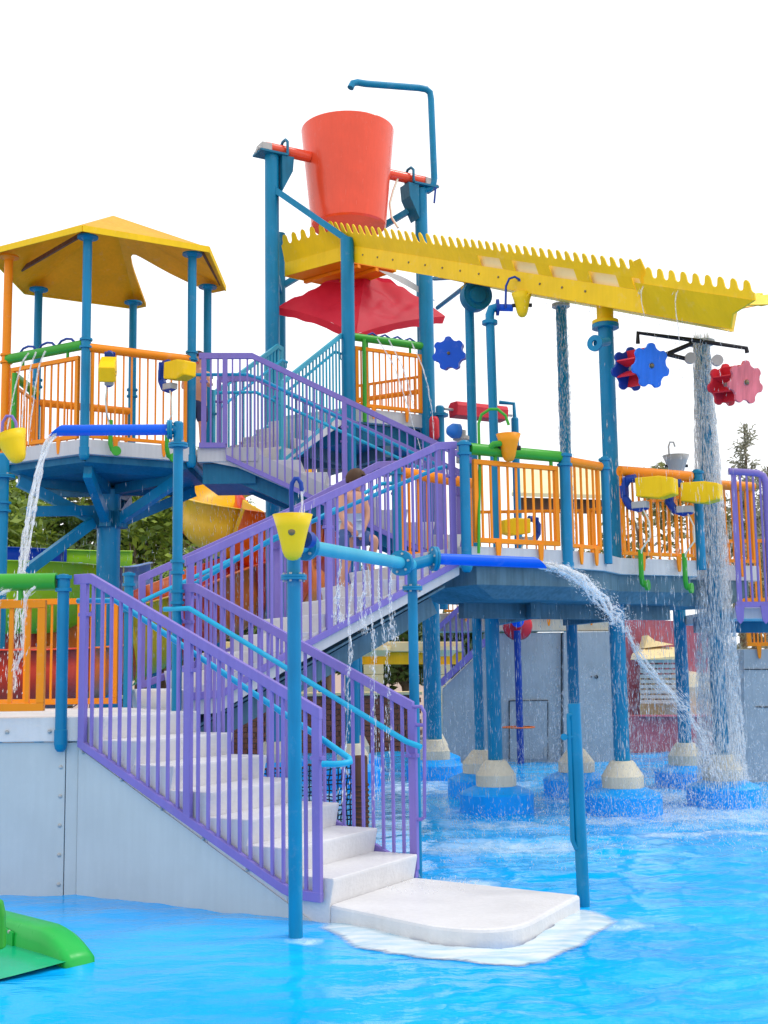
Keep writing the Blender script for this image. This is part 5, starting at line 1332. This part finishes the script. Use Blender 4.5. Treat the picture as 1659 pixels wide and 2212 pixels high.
# low brick wall
bw = thing('brick_wall', 'low brown brick wall behind the stairs at the pool edge', 'wall', (-2.2, 22.6, 0))
MB().prism([V(-5.2, 22.62, -.2), V(.6, 22.62, -.2), V(.6, 22.62, 1.02), V(-5.2, 22.62, 1.02)], V(0, .2, 0)).build('core', 'mortar', bw)
b0 = MB().box((-5.1, 22.6, .04), .285, .10, .085).build('brick', 'brick_red', bw)
cnt = 1
for r_i in range(11):
    for c_i in range(19):
        if r_i == 0 and c_i == 0: continue
        off = .15 if r_i % 2 else 0
        inst(b0, 'brick', bw, (c_i*.302+off+rnd.uniform(-.004, .004), rnd.uniform(-.008, .004), r_i*.098))
MB().box((-2.3, 22.66, 1.05), 5.9, .34, .06).build('coping', 'beige', bw, bevel=.01)
# far yellow canopy and netting behind the middle deck
fc = thing('far_shelter', 'pale yellow shelter roof behind netting beyond the middle deck', 'shelter', at(1165, 1090, 24))
MB().prism([at(1105, 1072, 24), at(1325, 1078, 24), at(1310, 1020, 25.5), at(1125, 1014, 25.5)], Z*.08).build('roof', 'pale_yellow', fc)
MB().prism([at(1112, 1074, 24.3), at(1318, 1080, 24.3), at(1318, 1108, 24.3), at(1112, 1104, 24.3)], V(0, .2, 0)).build('fascia', 'wood', fc)
for x in (1120, 1215, 1312): p = at(x, 1080, 24.4); MB().tube([V(p.x, p.y, -.2), p], .06, 10).build('leg', 'teal', fc)
# ------------------------------------------------------------------ cargo net and wooden post by the stairs
nt_ = thing('cargo_net', 'dark rope net hung beside the lower stairs', 'net', atz(700, 1790, 0))
yN = 11.9
x0, x1 = 560, 766
p00, p01, p10, p11 = at(x0, 1662, yN+.7), at(x0, 1800, yN+.7), at(x1, 1648, yN), at(x1, 1795, yN)
NX, NY = 24, 13
from mathutils import noise as _nz
G = [[(p00.lerp(p10, i/NX)).lerp(p01.lerp(p11, i/NX), j/NY)+V(_nz.noise(V(i*.7, j*.7, 1))*.02, 0, _nz.noise(V(i*.5, j*.6, 4))*.025) for j in range(NY+1)] for i in range(NX+1)]
for i in range(NX+1): MB().tube(G[i], .007, 5).build('rope', 'net', nt_)
for j in range(NY+1): MB().tube([G[i][j] for i in range(NX+1)], .007 if j else .012, 5).build('rope', 'net' if j else 'wood', nt_)
pp_ = at(778, 1632, yN)
wp = thing('wooden_post', 'short weathered brown wooden post holding the rope net', 'post', V(pp_.x, yN, 0))
MB().lathe([(.075, -.2), (.07, pp_.z-.02), (.06, pp_.z), (0, pp_.z)], V(pp_.x, yN, 0), n=14).build('log', 'wood', wp)
for k in range(8): MB().lathe([(.078, 0), (.084, .012), (.078, .024)], V(pp_.x, yN, .06+k*.05), n=14).build('rope_turn', 'wood', wp)
# ================================================================== TREES
def leaf_cloud(n, rx, rz, size, seed, lobes=9, flat=.75):
    r = random.Random(seed); mb = MB(); cs = []
    for k in range(lobes):
        a = r.uniform(0, 6.28); e = r.uniform(-.6, 1)
        q = r.uniform(.3, .75); cs.append((Vector((math.cos(a)*rx*q, math.sin(a)*rx*q, e*rz*.62)), r.uniform(.32, .55)))
    for k in range(n):
        c, s = cs[r.randrange(lobes)]
        d = Vector((r.gauss(0, 1), r.gauss(0, 1), r.gauss(0, 1))).normalized()*(r.random()**.45)
        p = c+Vector((d.x*rx*s, d.y*rx*s, d.z*rz*s*flat))
        u = Vector((r.gauss(0, 1), r.gauss(0, 1), r.gauss(0, .6))).normalized(); v = u.cross(Vector((r.gauss(0, 1), r.gauss(0, 1), r.gauss(0, 1)))).normalized()
        sz = size*r.uniform(.6, 1.3)
        mb.add([p-u*sz, p-v*sz*.42, p+u*sz, p+v*sz*.42], [(0, 1, 2, 3)])
    return mb
def broad_tree(label, x, y, h, rx, mat, seed, n=2600, size=.15):
    r = random.Random(seed); t = thing('broadleaf_tree', label, 'tree', (x, y, -.1), 'trees behind the water park')
    tk = MB(); tk.tube([V(x, y, -.2), V(x+.1, y, h*.3), V(x-.05, y, h*.62)], .16, 8, r2=.08)
    tk.build('trunk', 'trunk', t)
    for k in range(5):
        a = r.uniform(0, 6.28); MB().tube([V(x, y, h*(.38+.05*k)), V(x+math.cos(a)*rx*.45, y+math.sin(a)*rx*.45, h*(.6+.05*k))], .06, 6, r2=.02).build('limb', 'trunk', t)
    cl = leaf_cloud(n, rx, h*.42, size, seed)
    cl.v = [(p[0]+x, p[1]+y, p[2]+h*.62) for p in cl.v]; cl.build('crown', mat, t)
    return t
def palm(label, x, y, h, seed, mat='leaf', nf=16, fl=1.5):
    r = random.Random(seed); t = thing('palm_tree', label, 'tree', (x, y, -.1), 'trees behind the water park')
    MB().tube([V(x, y, -.2), V(x+.08, y, h*.5), V(x+.02, y, h)], .13, 8, r2=.09).build('trunk', 'trunk', t)
    for k in range(nf):
        a = 6.283*k/nf+r.uniform(-.2, .2); el = r.uniform(.0, 1.0); mb = MB(); pts = []
        for i in range(9):
            s = i/8; rr = fl*s*(math.cos(el*.8)); zz = h+fl*(math.sin(el)*s-.75*s*s)
            pts.append(V(x+math.cos(a)*rr, y+math.sin(a)*rr, zz))
        for i in range(8):
            p, q = pts[i], pts[i+1]; d = (q-p).normalized(); sd = d.cross(Z).normalized()
            for sg in (-1, 1):
                for f in (0, .5):
                    b = p.lerp(q, f); w_ = fl*.30*math.sin(math.pi*min(.95, (i+f+.6)/8.6)); e = b+sd*sg*w_+d*w_*.5-Z*w_*.35
                    mb.add([b, b+d*.045, e+d*.02, e], [(0, 1, 2, 3)])
        mb.build('frond', mat, t)
    return t
def conifer(label, x, y, h, rx, seed):
    r = random.Random(seed); t = thing('conifer_tree', label, 'tree', (x, y, -.1), 'thin conifers at the right')
    MB().tube([V(x, y, -.2), V(x, y, h)], .13, 7, r2=.02).build('trunk', 'trunk', t)
    mb = MB()
    for k in range(70):
        z = h*(.18+.8*k/70)+r.uniform(-.1, .1); a = r.uniform(0, 6.28); L_ = rx*(1.05-k/70)*r.uniform(.6, 1.15)+.15
        for i in range(int(60*L_)+10):
            s = r.random(); b = V(x+math.cos(a)*L_*s, y+math.sin(a)*L_*s, z+.28*L_*s+r.uniform(-.12, .12))
            u = V(r.gauss(0, 1), r.gauss(0, 1), r.gauss(0, 1)).normalized(); v = u.orthogonal().normalized()
            mb.add([b, b+u*.13+v*.035, b+u*.2, b+u*.13-v*.035], [(0, 1, 2, 3)])
    mb.build('crown', 'needle', t)
spec = [(-30, 31, 6.4, 1.7, 'leaf', 'bright green tree at the far left edge behind the slides'),
        (60, 34, 7.0, 2.0, 'leaf', 'bright green rounded tree left of the thick tower column'),
        (150, 36, 6.6, 2.0, 'leaf_olive', 'olive green tree behind the diagonal blue brace'),
        (215, 33, 5.4, 1.6, 'leaf_dark', 'dark green tree right behind the thick tower column'),
        (300, 32, 5.6, 1.6, 'leaf', 'mid green tree just right of the thick tower column'),
        (360, 37, 6.6, 1.9, 'leaf_olive', 'tall loose olive tree left of the standpipe'),
        (425, 34, 6.3, 1.5, 'leaf_olive', 'grey green tree between the standpipe and the spiral slide'),
        (480, 40, 7.6, 2.0, 'leaf', 'green tree topping out above the spiral slide'),
        (110, 29, 3.6, 1.5, 'leaf_dark', 'dark low tree behind the blue slide'),
        (20, 29, 3.8, 1.5, 'leaf_dark', 'dark low tree at the left behind the lime slide'),
        (260, 29, 3.4, 1.4, 'leaf_dark', 'dark shrubby tree behind the orange slide wall'),
        (340, 29, 3.6, 1.4, 'leaf_dark', 'low dark tree above the red slide section'),
        (560, 36, 5.4, 1.8, 'leaf_dark', 'dark tree hidden behind the red spiral'),
        (700, 38, 4.2, 1.6, 'leaf_olive', 'small olive tree beyond the arcade'),
        (1395, 40, 7.0, 2.0, 'leaf_olive', 'pale tree behind the right deck panel'),
        (1590, 42, 6.2, 2.2, 'leaf_olive', 'hazy olive tree low at the right behind the purple railing')]
for k, (x, Y, h, rx, mt, lb) in enumerate(spec):
    p = at(x, 1200, Y); broad_tree(lb, p.x, p.y, h*1.22, rx*1.05, mt, 100+k, n=2600 if h > 5 else 1800)
for k, (x, lb) in enumerate(((470, 'dense dark shrub between the first two arcade piers'), (570, 'dense dark shrub left of the second arcade pier'), (690, 'dense dark shrub right of the second arcade pier'), (755, 'dense dark shrub just left of the tan pier'), (870, 'dense dark shrub right of the tan pier'), (960, 'dense dark shrub behind the slanting purple railing'), (1060, 'dense dark shrub hidden behind the grey building'))):
    p = at(x, 1400, 28.5); broad_tree(lb, p.x, p.y, 2.9, 1.15, 'leaf_dark', 500+k, n=1500, size=.12)
for k, (x, Y, h, lb) in enumerate(((205, 28, 3.3, 'small palm just left of the thick tower column'), (305, 27, 3.5, 'fan palm right of the thick tower column'), (80, 27.5, 3.6, 'feathery palm below the blue cross beam'), (395, 28, 2.9, 'low palm beside the standpipe'))):
    p = at(x, 1200, Y); palm(lb, p.x, p.y, h, 300+k)
for k, (x, Y, h, rx, lb) in enumerate(((1622, 36, 8.6, 1.5, 'tall thin conifer near the right edge'), (1668, 38, 7.6, 1.5, 'thin conifer cut by the right edge'))):
    p = at(x, 1200, Y); conifer(lb, p.x, p.y, h, rx, 400+k)
# ================================================================== PEOPLE
def skin_body(name, mat, verts, edges, radii, parent, root=0, lev=2):
    me = bpy.data.meshes.new(name); o0 = ORG[parent.name]
    me.from_pydata([tuple(Vector(v)-o0) for v in verts], edges, []); me.update()
    ob = bpy.data.objects.new(name, me); COL.objects.link(ob); ob.parent = parent
    md_ = ob.modifiers.new('skin', 'SKIN'); md_.use_smooth_shade = True
    for i, r in enumerate(radii):
        sv = me.skin_vertices[0].data[i]; rr = r if isinstance(r, tuple) else (r, r); sv.radius = rr; sv.use_root = (i == root)
    sb = ob.modifiers.new('sub', 'SUBSURF'); sb.levels = lev; sb.render_levels = lev
    me.materials.append(MATS[mat]); ORG[ob.name] = o0
    return ob
def person(label, J, s, shorts, band=None, base=(0, 0, 0)):
    """J: joint dict in world space; s: scale 1 = adult head .23"""
    t = thing('person', label, 'person', base)
    names = ['pelvis', 'spine', 'chest', 'neck', 'head0', 'head1', 'head2', 'shL', 'elL', 'wrL', 'haL', 'shR', 'elR', 'wrR', 'haR', 'hipL', 'knL', 'anL', 'toL', 'hipR', 'knR', 'anR', 'toR', 'nose']
    rad = {'pelvis': (.13, .10), 'spine': (.125, .09), 'chest': (.14, .095), 'neck': .052, 'head0': .072, 'head1': .098, 'head2': .075, 'shL': .058, 'elL': .043, 'wrL': .031, 'haL': .036, 'shR': .058, 'elR': .043, 'wrR': .031, 'haR': .036,
           'hipL': .085, 'knL': .06, 'anL': .042, 'toL': .035, 'hipR': .085, 'knR': .06, 'anR': .042, 'toR': .035, 'nose': .018}
    E_ = [('pelvis', 'spine'), ('spine', 'chest'), ('chest', 'neck'), ('neck', 'head0'), ('head0', 'head1'), ('head1', 'head2'), ('chest', 'shL'), ('shL', 'elL'), ('elL', 'wrL'), ('wrL', 'haL'), ('chest', 'shR'), ('shR', 'elR'), ('elR', 'wrR'), ('wrR', 'haR'), ('pelvis', 'hipL'), ('hipL', 'knL'), ('knL', 'anL'), ('anL', 'toL'), ('pelvis', 'hipR'), ('hipR', 'knR'), ('knR', 'anR'), ('anR', 'toR')]
    vs = [J[n] for n in names[:-1]]; rr = [tuple(a*s for a in rad[n]) if isinstance(rad[n], tuple) else rad[n]*s for n in names[:-1]]
    ix = {n: i for i, n in enumerate(names)}
    ed = [(ix[a], ix[b]) for a, b in E_]
    # fingers: five short chains from each hand
    for sd_ in ('L', 'R'):
        h = Vector(J['ha'+sd_]); d = (h-Vector(J['wr'+sd_])).normalized(); sv = d.orthogonal().normalized()
        for f in range(5):
            b = h+d*.02*s+sv*(f-2)*.016*s; ln = (.05, .065, .07, .062, .048)[f]*s
            if f == 0: b = h-d*.01*s-sv*.035*s; m1 = b-sv*.02*s+d*.02*s; m2 = m1+d*.03*s
            else: m1 = b+d*ln*.6; m2 = m1+d*ln*.4+sv.cross(d)*ln*.25
            i0 = len(vs); vs += [m1, m2]; rr += [.0085*s, .007*s]; ed += [(ix['ha'+sd_], i0), (i0, i0+1)]
    skin_body('body', 'skin', vs, ed, rr, t)
    # shorts
    sv = [Vector(J['pelvis'])+(Vector(J['spine'])-Vector(J['pelvis']))*.45, J['pelvis'], J['hipL'], Vector(J['hipL']).lerp(Vector(J['knL']), .82), J['hipR'], Vector(J['hipR']).lerp(Vector(J['knR']), .82)]
    skin_body('shorts', shorts, sv, [(0, 1), (1, 2), (2, 3), (1, 4), (4, 5)], [(.145*s, .115*s), (.155*s, .122*s), .105*s, .095*s, .105*s, .095*s], t, root=1)
    if band:
        wb = [Vector(J['pelvis']).lerp(Vector(J['spine']), f) for f in (.05, .35, .62)]
        skin_body('waistband', band, wb, [(0, 1), (1, 2)], [(.158*s, .126*s), (.154*s, .124*s), (.146*s, .118*s)], t, root=1)
    hd = Vector(J['head1']); up_ = (Vector(J['head2'])-Vector(J['head0'])).normalized(); fc_ = Vector(J['nose'])-hd; fc_ = (fc_-up_*fc_.dot(up_)).normalized(); sd_ = up_.cross(fc_)
    # hair cap: shell over crown and back of the head
    mb = MB(); n_, m_ = 20, 12; vs = []
    for i in range(m_+1):
        ph_ = math.pi*.62*i/m_
        for k in range(n_):
            a = 2*math.pi*k/n_; front = math.cos(a)
            lim = 1.0 if front < .25 else .62
            p2 = ph_*lim
            r_ = .118*s*(1+.05*_nz.noise(V(math.cos(a)*3, math.sin(a)*3, ph_*4)))
            vs.append(hd+up_*.012*s+up_*math.cos(p2)*r_*1.08+(fc_*math.cos(a)*1.06+sd_*math.sin(a)*.95)*math.sin(p2)*r_)
    mb.add(vs, [(i*n_+k, i*n_+(k+1) % n_, (i+1)*n_+(k+1) % n_, (i+1)*n_+k) for i in range(m_) for k in range(n_)], True)
    mb.build('hair', 'hair', t)
    # ears, nose, eyes, mouth
    for sg in (-1, 1):
        MB().lathe([(0, .012*s), (.018*s, .01*s), (.026*s, 0), (.02*s, -.012*s)], hd+sd_*sg*.100*s-fc_*.005*s-up_*.012*s, sd_*sg, 10, False).build('ear', 'skin', t)
        MB().lathe([(0, .008*s), (.010*s, .005*s), (.013*s, 0)], hd+fc_*.093*s+sd_*sg*.038*s+up_*.0, fc_, 10, False).build('eye', 'dark', t)
    MB().lathe([(0, .03*s), (.010*s, .022*s), (.018*s, 0)], hd+fc_*.095*s-up_*.028*s, (fc_-up_*.3), 8, False).build('nose', 'skin', t)
    MB().box(hd+fc_*.088*s-up_*.062*s, .045*s, .012*s, .010*s, ex=sd_, ey=fc_, ez=up_).build('mouth', 'red', t)
    return t
B = 11.25
J = dict(pelvis=at(757, 1152, B), spine=at(757, 1115, B+.01), chest=at(761, 1080, B+.02), neck=at(766, 1060, B+.02), head0=at(768, 1048, B+.02), head1=at(769, 1037, B+.02), head2=at(769, 1027, B+.02),
         shL=at(741, 1076, B-.08), elL=at(737, 1112, B-.12), wrL=at(752, 1138, B-.16), haL=at(762, 1146, B-.15), shR=at(783, 1074, B+.10), elR=at(795, 1112, B+.06), wrR=at(786, 1140, B-.02), haR=at(781, 1152, B-.04),
         hipL=at(748, 1165, B-.06), knL=at(750, 1208, B-.05), anL=at(740, 1256, B-.02), toL=at(752, 1266, B-.04), hipR=at(768, 1163, B+.07), knR=at(812, 1163, B+.02), anR=at(797, 1222, B+.08), toR=at(808, 1232, B+.08), nose=at(793, 1036, B+.06))
person('bare-backed boy in blue shorts with pale waist climbing the second flight', J, .80, 'shorts', band='shorts_pale', base=at(750, 1266, B))
B = 14.95
fx, fz = at(424, 960, B).x, T1Z
def jp(dx, dy, z): return V(fx+dx, B+dy, fz+z)
J2 = dict(pelvis=jp(0, 0, .72), spine=jp(0, 0, .86), chest=jp(0, 0, 1.0), neck=jp(.01, 0, 1.12), head0=jp(.02, 0, 1.17), head1=jp(.025, 0, 1.24), head2=jp(.025, 0, 1.30), shL=jp(-.13, 0, 1.05), elL=jp(-.15, -.06, .88), wrL=jp(-.1, -.18, .86), haL=jp(-.06, -.22, .87),
          shR=jp(.13, 0, 1.05), elR=jp(.18, -.06, .90), wrR=jp(.14, -.18, .92), haR=jp(.12, -.24, .95), hipL=jp(-.07, 0, .66), knL=jp(-.08, -.02, .37), anL=jp(-.08, .02, .06), toL=jp(-.08, -.09, .03), hipR=jp(.07, 0, .66), knR=jp(.08, -.02, .37), anR=jp(.08, .02, .06), toR=jp(.08, -.09, .03), nose=jp(.025, -.13, 1.23))
person('person in navy shorts standing behind the roof post right of the cannons', J2, .86, 'shorts_navy', base=jp(0, 0, 0))
# ================================================================== FALLING WATER
def streaks(label, n, fn, ln, wd, mat, seed, cat='water spray'):
    """n thin drops; fn(r) -> (point, direction)"""
    r = random.Random(seed); vs = []; fs = []
    for k in range(n):
        p, d = fn(r); d = Vector(d).normalized(); L_ = r.uniform(*ln); w_ = r.uniform(*wd)
        u = d.orthogonal().normalized(); v = d.cross(u); o = len(vs)
        a = r.uniform(0, 6.28); ca, sa = math.cos(a), math.sin(a); u, v = u*ca+v*sa, v*ca-u*sa
        vs += [p-d*L_*.6, p+u*w_, p-u*w_*.5+v*w_*.87, p-u*w_*.5-v*w_*.87, p+d*L_*.4]
        fs += [(o, o+1, o+2), (o, o+2, o+3), (o, o+3, o+1), (o+4, o+2, o+1), (o+4, o+3, o+2), (o+4, o+1, o+3)]
    return MB().add(vs, fs, True).build('water_spray', mat, kind='stuff', label=label, cat=cat)
def jet(label, pts, r0, r1, seed, mat='jet', drops=60, rough=.6, cat='water jet', spread=.05, strands=1):
    """ragged stream of water along a smooth path"""
    P = [Vector(p) for p in pts]; cur = []
    for i in range(len(P)-1):
        p0 = P[max(i-1, 0)]; p1 = P[i]; p2 = P[i+1]; p3 = P[min(i+2, len(P)-1)]
        for k in range(8):
            s = k/8; cur.append(.5*((2*p1)+(p2-p0)*s+(2*p0-5*p1+4*p2-p3)*s*s+(3*p1-p0-3*p2+p3)*s**3))
    cur.append(P[-1]); n = len(cur); t = thing('water_jet', label, cat, cur[0])
    r = random.Random(seed); m_ = 7
    for st_ in range(strands):
        vs = []; fs = []; ph0 = r.uniform(0, 6.28); sq = 0 if strands == 1 else r.uniform(.35, .8); cut = n if strands == 1 or st_ == 0 else int(n*r.uniform(.55, 1)); beg = 0 if strands == 1 or st_ == 0 else int(n*r.uniform(0, .25))
        for i in range(beg, max(cut, beg+3)):
            i = min(i, n-1); p = cur[i]; f = i/(n-1); tg2 = (cur[min(i+1, n-1)]-cur[max(i-1, 0)]).normalized(); u = tg2.orthogonal().normalized(); v = tg2.cross(u)
            full = (r0+(r1-r0)*f); rad = full*(1 if strands == 1 else .30)*(1-.45*f)
            e_ = min(1, (i-beg+.3)/3)*min(1, (cut-i)/3) if strands > 1 else 1
            wob = V(_nz.noise(p*5+V(seed+st_*3, 0, 0)), _nz.noise(p*5+V(0, seed+st_*3, 9)), _nz.noise(p*5+V(4, 0, seed+st_)))*full*1.6*f
            c0 = p+wob+(u*math.cos(ph0+i*.12)+v*math.sin(ph0+i*.12))*full*sq*(1+f*.8)
            for k in range(m_):
                a = 6.283*k/m_; q = 1+rough*_nz.noise(V(math.cos(a)*1.3, math.sin(a)*1.3, i*.55+seed+st_*7))*(.35+f)
                vs.append(c0+(u*math.cos(a)+v*math.sin(a))*rad*max(.08, q)*max(.1, e_))
        nr = len(vs)//m_
        fs = [(i*m_+k, i*m_+(k+1) % m_, (i+1)*m_+(k+1) % m_, (i+1)*m_+k) for i in range(nr-1) for k in range(m_)]
        MB().add(vs, fs, True).build('stream', mat, t)
    if drops:
        vs = []; fs = []
        for k in range(drops):
            i = int((r.random()**.7)*(n-2)); tg2 = (cur[i+1]-cur[i]).normalized(); p = cur[i].lerp(cur[i+1], r.random()); f = i/n
            p = p+V(r.gauss(0, 1), r.gauss(0, 1), r.gauss(0, 1))*spread*(.12+f); L_ = r.uniform(.015, .03+spread*1.1); w_ = r.uniform(.0014, .0052); u = tg2.orthogonal().normalized(); v = tg2.cross(u); o = len(vs)
            vs += [p-tg2*L_*.6, p+u*w_, p-u*w_*.5+v*w_*.87, p-u*w_*.5-v*w_*.87, p+tg2*L_*.4]
            fs += [(o, o+1, o+2), (o, o+2, o+3), (o, o+3, o+1), (o+4, o+2, o+1), (o+4, o+3, o+2), (o+4, o+1, o+3)]
        MB().add(vs, fs, True).build('droplets', mat, t, kind='stuff')
    return t
jet('white stream falling from the upper blue spout past the landing', [at(122, 936, 9.5), at(105, 952, 9.45), at(90, 990, 9.4), at(75, 1060, 9.35), at(62, 1140, 9.3), at(52, 1210, 9.3), at(44, 1275, 9.25), at(32, 1380, 9.2), at(26, 1500, 9.2)], .030, .030, 3, drops=900, strands=6, spread=.035)
jet('white jet arcing from the lower blue spout into the wet column', [at(1160, 1220, 9.36), at(1195, 1226, 9.45), at(1240, 1244, 9.7), at(1285, 1278, 10.2), at(1325, 1326, 10.9), at(1352, 1352, 11.6)], .030, .052, 5, drops=2200, rough=1.1, spread=.060, strands=8)
jet('broken white jet thrown on to the pool beyond the wet column', [at(1352, 1352, 11.6), at(1372, 1402, 11.8), at(1405, 1450, 12.1), at(1450, 1500, 12.4), at(1500, 1560, 12.7), at(1528, 1630, 12.9), at(1540, 1690, 13.0)], .030, .030, 6, drops=1500, rough=1.6, spread=.085, strands=4)
for k, (pts, rr) in enumerate((([(735, 1208), (733, 1250), (728, 1300), (735, 1350)], .012), ([(765, 1213), (762, 1260), (753, 1330), (757, 1400), (752, 1470), (748, 1620), (742, 1740)], .016), ([(795, 1218), (800, 1270), (803, 1340), (808, 1400), (806, 1480), (812, 1600), (815, 1760)], .014), ([(820, 1222), (818, 1270), (822, 1320), (830, 1370), (836, 1430), (838, 1560), (842, 1700)], .012), ([(846, 1226), (842, 1280), (845, 1340), (850, 1390)], .009), ([(783, 1216), (788, 1260), (780, 1310), (786, 1370)], .009))):
    lbs = ('short thin trickle at the left of the cross pipe', 'long white trickle from the cross pipe falling past the far railing', 'twisting white trickle near the middle of the cross pipe', 'long broken trickle right of the middle of the cross pipe', 'faint trickle by the right flange of the cross pipe', 'faint short trickle under the middle of the cross pipe')
    jet(lbs[k], [at(x, y, 8.05+.004*(x-735)) for x, y in pts], rr*.40, rr*.60, 20+k, drops=200, rough=1.5, spread=.018, strands=2, mat='trickle')
for k, (pts, lb, Y) in enumerate((([(62, 762), (45, 790), (30, 850), (15, 930)], 'leftmost thin jet from the green pipe of the roofed tower', 13.6), ([(78, 760), (64, 800), (52, 870), (46, 960)], 'middle thin jet from the green pipe of the roofed tower', 13.5), ([(98, 758), (82, 800), (72, 870), (60, 960)], 'rightmost thin jet from the green pipe of the roofed tower', 13.4),
        ([(815, 732), (850, 790), (878, 870), (905, 960), (915, 1010)], 'left thin white jet arcing down from the upper deck pipe', 16.0), ([(890, 742), (915, 800), (930, 870), (938, 950)], 'right thin white jet arcing down from the upper deck pipe', 16.2), ([(840, 734), (872, 800), (895, 880)], 'middle thin white jet from the upper deck pipe', 16.1))):
    jet(lb, [at(x, y, Y) for x, y in pts], .010, .011, 40+k, drops=40, rough=.9, spread=.02)
jet('thin stream pouring from the hoop into the near yellow cup', [at(652, 1062, 7.2), at(653, 1085, 7.2), at(652, 1110, 7.2)], .008, .010, 60, drops=8)
for k, (pts, lb) in enumerate((([(20, 1275), (5, 1282), (-15, 1300)], 'left splash leaving the green landing pipe'), ([(76, 1268), (62, 1280), (52, 1310), (48, 1400), (30, 1450)], 'right splash leaving the green landing pipe'))):
    jet(lb, [at(x, y, 8.58) for x, y in pts], .012, .016, 63+k, drops=60, rough=1.4, spread=.03)
jet('milky trickle on the mouth of the trough, left', [tw_(3.05, -.15, .3), tw_(3.05, -.20, .18), tw_(3.05, -.16, -.05)], .008, .008, 66, drops=6)
jet('milky trickle on the mouth of the trough, right', [tw_(3.5, -.15, .3), tw_(3.5, -.21, .18), tw_(3.5, -.18, -.25)], .008, .008, 67, drops=6)
# waterfall wrapped round the right column
pc = C['c1550']
def fall(x, y, z1, z0, ra, rb):
    def fn(r):
        f = r.random()**.85; a = r.uniform(0, 6.28); z = z1+(z0-z1)*f; rr = (ra+(rb-ra)*f)*math.sqrt(r.uniform(.25, 1))
        return V(x+rr*math.cos(a), y+rr*math.sin(a), z), V(r.gauss(0, .05), r.gauss(0, .05), -1)
    return fn
ztop = tw_(T_C-.5, WT*.6, .0).z
streaks('heavy waterfall pouring from the trough mouth down the right column', 9500, fall(pc.x-.03, pc.y-.1, at(1525, 735, pc.y).z, .1, .09, .28), (.05, .22), (.002, .008), 'spray', 71, 'waterfall')
pc2 = C['c1245']
streaks('film of falling droplets wetting the column left of the thick one', 2600, fall(pc2.x, pc2.y-.03, at(1212, 655, pc2.y).z, MZ, .075, .10), (.03, .10), (.002, .006), 'spray', 72)
pc3 = C['c1330']
streaks('water streaks running down the thick wet column', 420, fall(pc3.x, pc3.y-.02, at(1318, 900, pc3.y).z, .5, .088, .10), (.04, .18), (.003, .010), 'spray', 73)
def boxfall(xa, xb, Ya, Yb, za, zb):
    def fn(r):
        Y = r.uniform(Ya, Yb); x = r.uniform(xa, xb); p = at(x, 1300, Y); return V(p.x, Y, r.uniform(za, zb)), V(r.gauss(0, .03), 0, -1)
    return fn
streaks('curtain of drops falling below the middle deck', 1900, boxfall(880, 1330, 11.6, 14.5, .0, MZ-.5), (.03, .15), (.0015, .0045), 'drip', 74)
streaks('curtain of drops in front of the right deck', 3000, boxfall(1350, 1600, 11.9, 15.0, .0, MZ+1.0), (.04, .18), (.002, .0055), 'drip', 75)
streaks('drops falling below the roofed tower', 700, boxfall(40, 470, 13.6, 15.6, 1.2, T1Z-.5), (.03, .12), (.0015, .004), 'drip', 76)
streaks('drops shaken off under the trough', 900, lambda r: ((lambda t_: (tw_(t_, r.uniform(-.1, WT), -r.random()**2*1.1), V(r.gauss(0, .1), r.gauss(0, .1), -1)))(r.uniform(.6, T_C))), (.02, .07), (.002, .006), 'drip', 77)
streaks('drops falling below the third flight on the slide', 800, boxfall(410, 640, 15.0, 16.5, 2.0, 4.0), (.03, .12), (.002, .004), 'drip', 78)
def splash(cx, cy, R, hgt, up_=.7):
    def fn(r):
        a = r.uniform(0, 6.28); q = R*math.sqrt(r.random()); h = hgt*r.random()**2.5
        return V(cx+q*math.cos(a), cy+q*math.sin(a), .01+h), V(math.cos(a)*r.random(), math.sin(a)*r.random(), up_)
    return fn
for k, (x, y, R, h, n, lb) in enumerate(((2.35, 12.1, .7, .30, 900, 'splash crown round the foot of the thick wet column'), (3.5, 12.6, 1.1, .5, 2200, 'broad splash at the foot of the right waterfall'), (1.2, 12.1, .6, .14, 350, 'small splashes before the near deck column'), (3.4, 10.9, 1.0, .16, 700, 'low white splashes in the pool at the right'), (.25, 8.3, .35, .12, 500, 'splashing drops on the lowest steps'), (2.2, 14.2, .8, .25, 500, 'splash round the column behind the grab post'), (3.2, 14.6, 1.0, .35, 700, 'splash round the column under the right deck'), (1.0, 10.6, 1.2, .07, 500, 'rain pitting the pool behind the platform'))):
    streaks(lb, int(n*1.4), splash(x, y, R, h), (.008, .04), (.0015, .0055), 'spray', 80+k)

def mist(xa, xb, Ya, Yb, zt_, pw):
    def fn(r):
        Y = r.uniform(Ya, Yb); x = r.uniform(xa, xb); p = at(x, 1300, Y); return V(p.x, Y, .02+zt_*r.random()**pw), V(r.gauss(0, .25), r.gauss(0, .25), -1)
    return fn
streaks('fine mist drifting low over the pool under the right deck', 16000, mist(1180, 1690, 11.6, 17.0, 1.5, 2.2), (.015, .06), (.0012, .0035), 'drip', 95)
streaks('fine mist low under the middle deck', 6000, mist(880, 1220, 12.5, 18.0, 1.2, 2.0), (.015, .05), (.0012, .003), 'drip', 96)
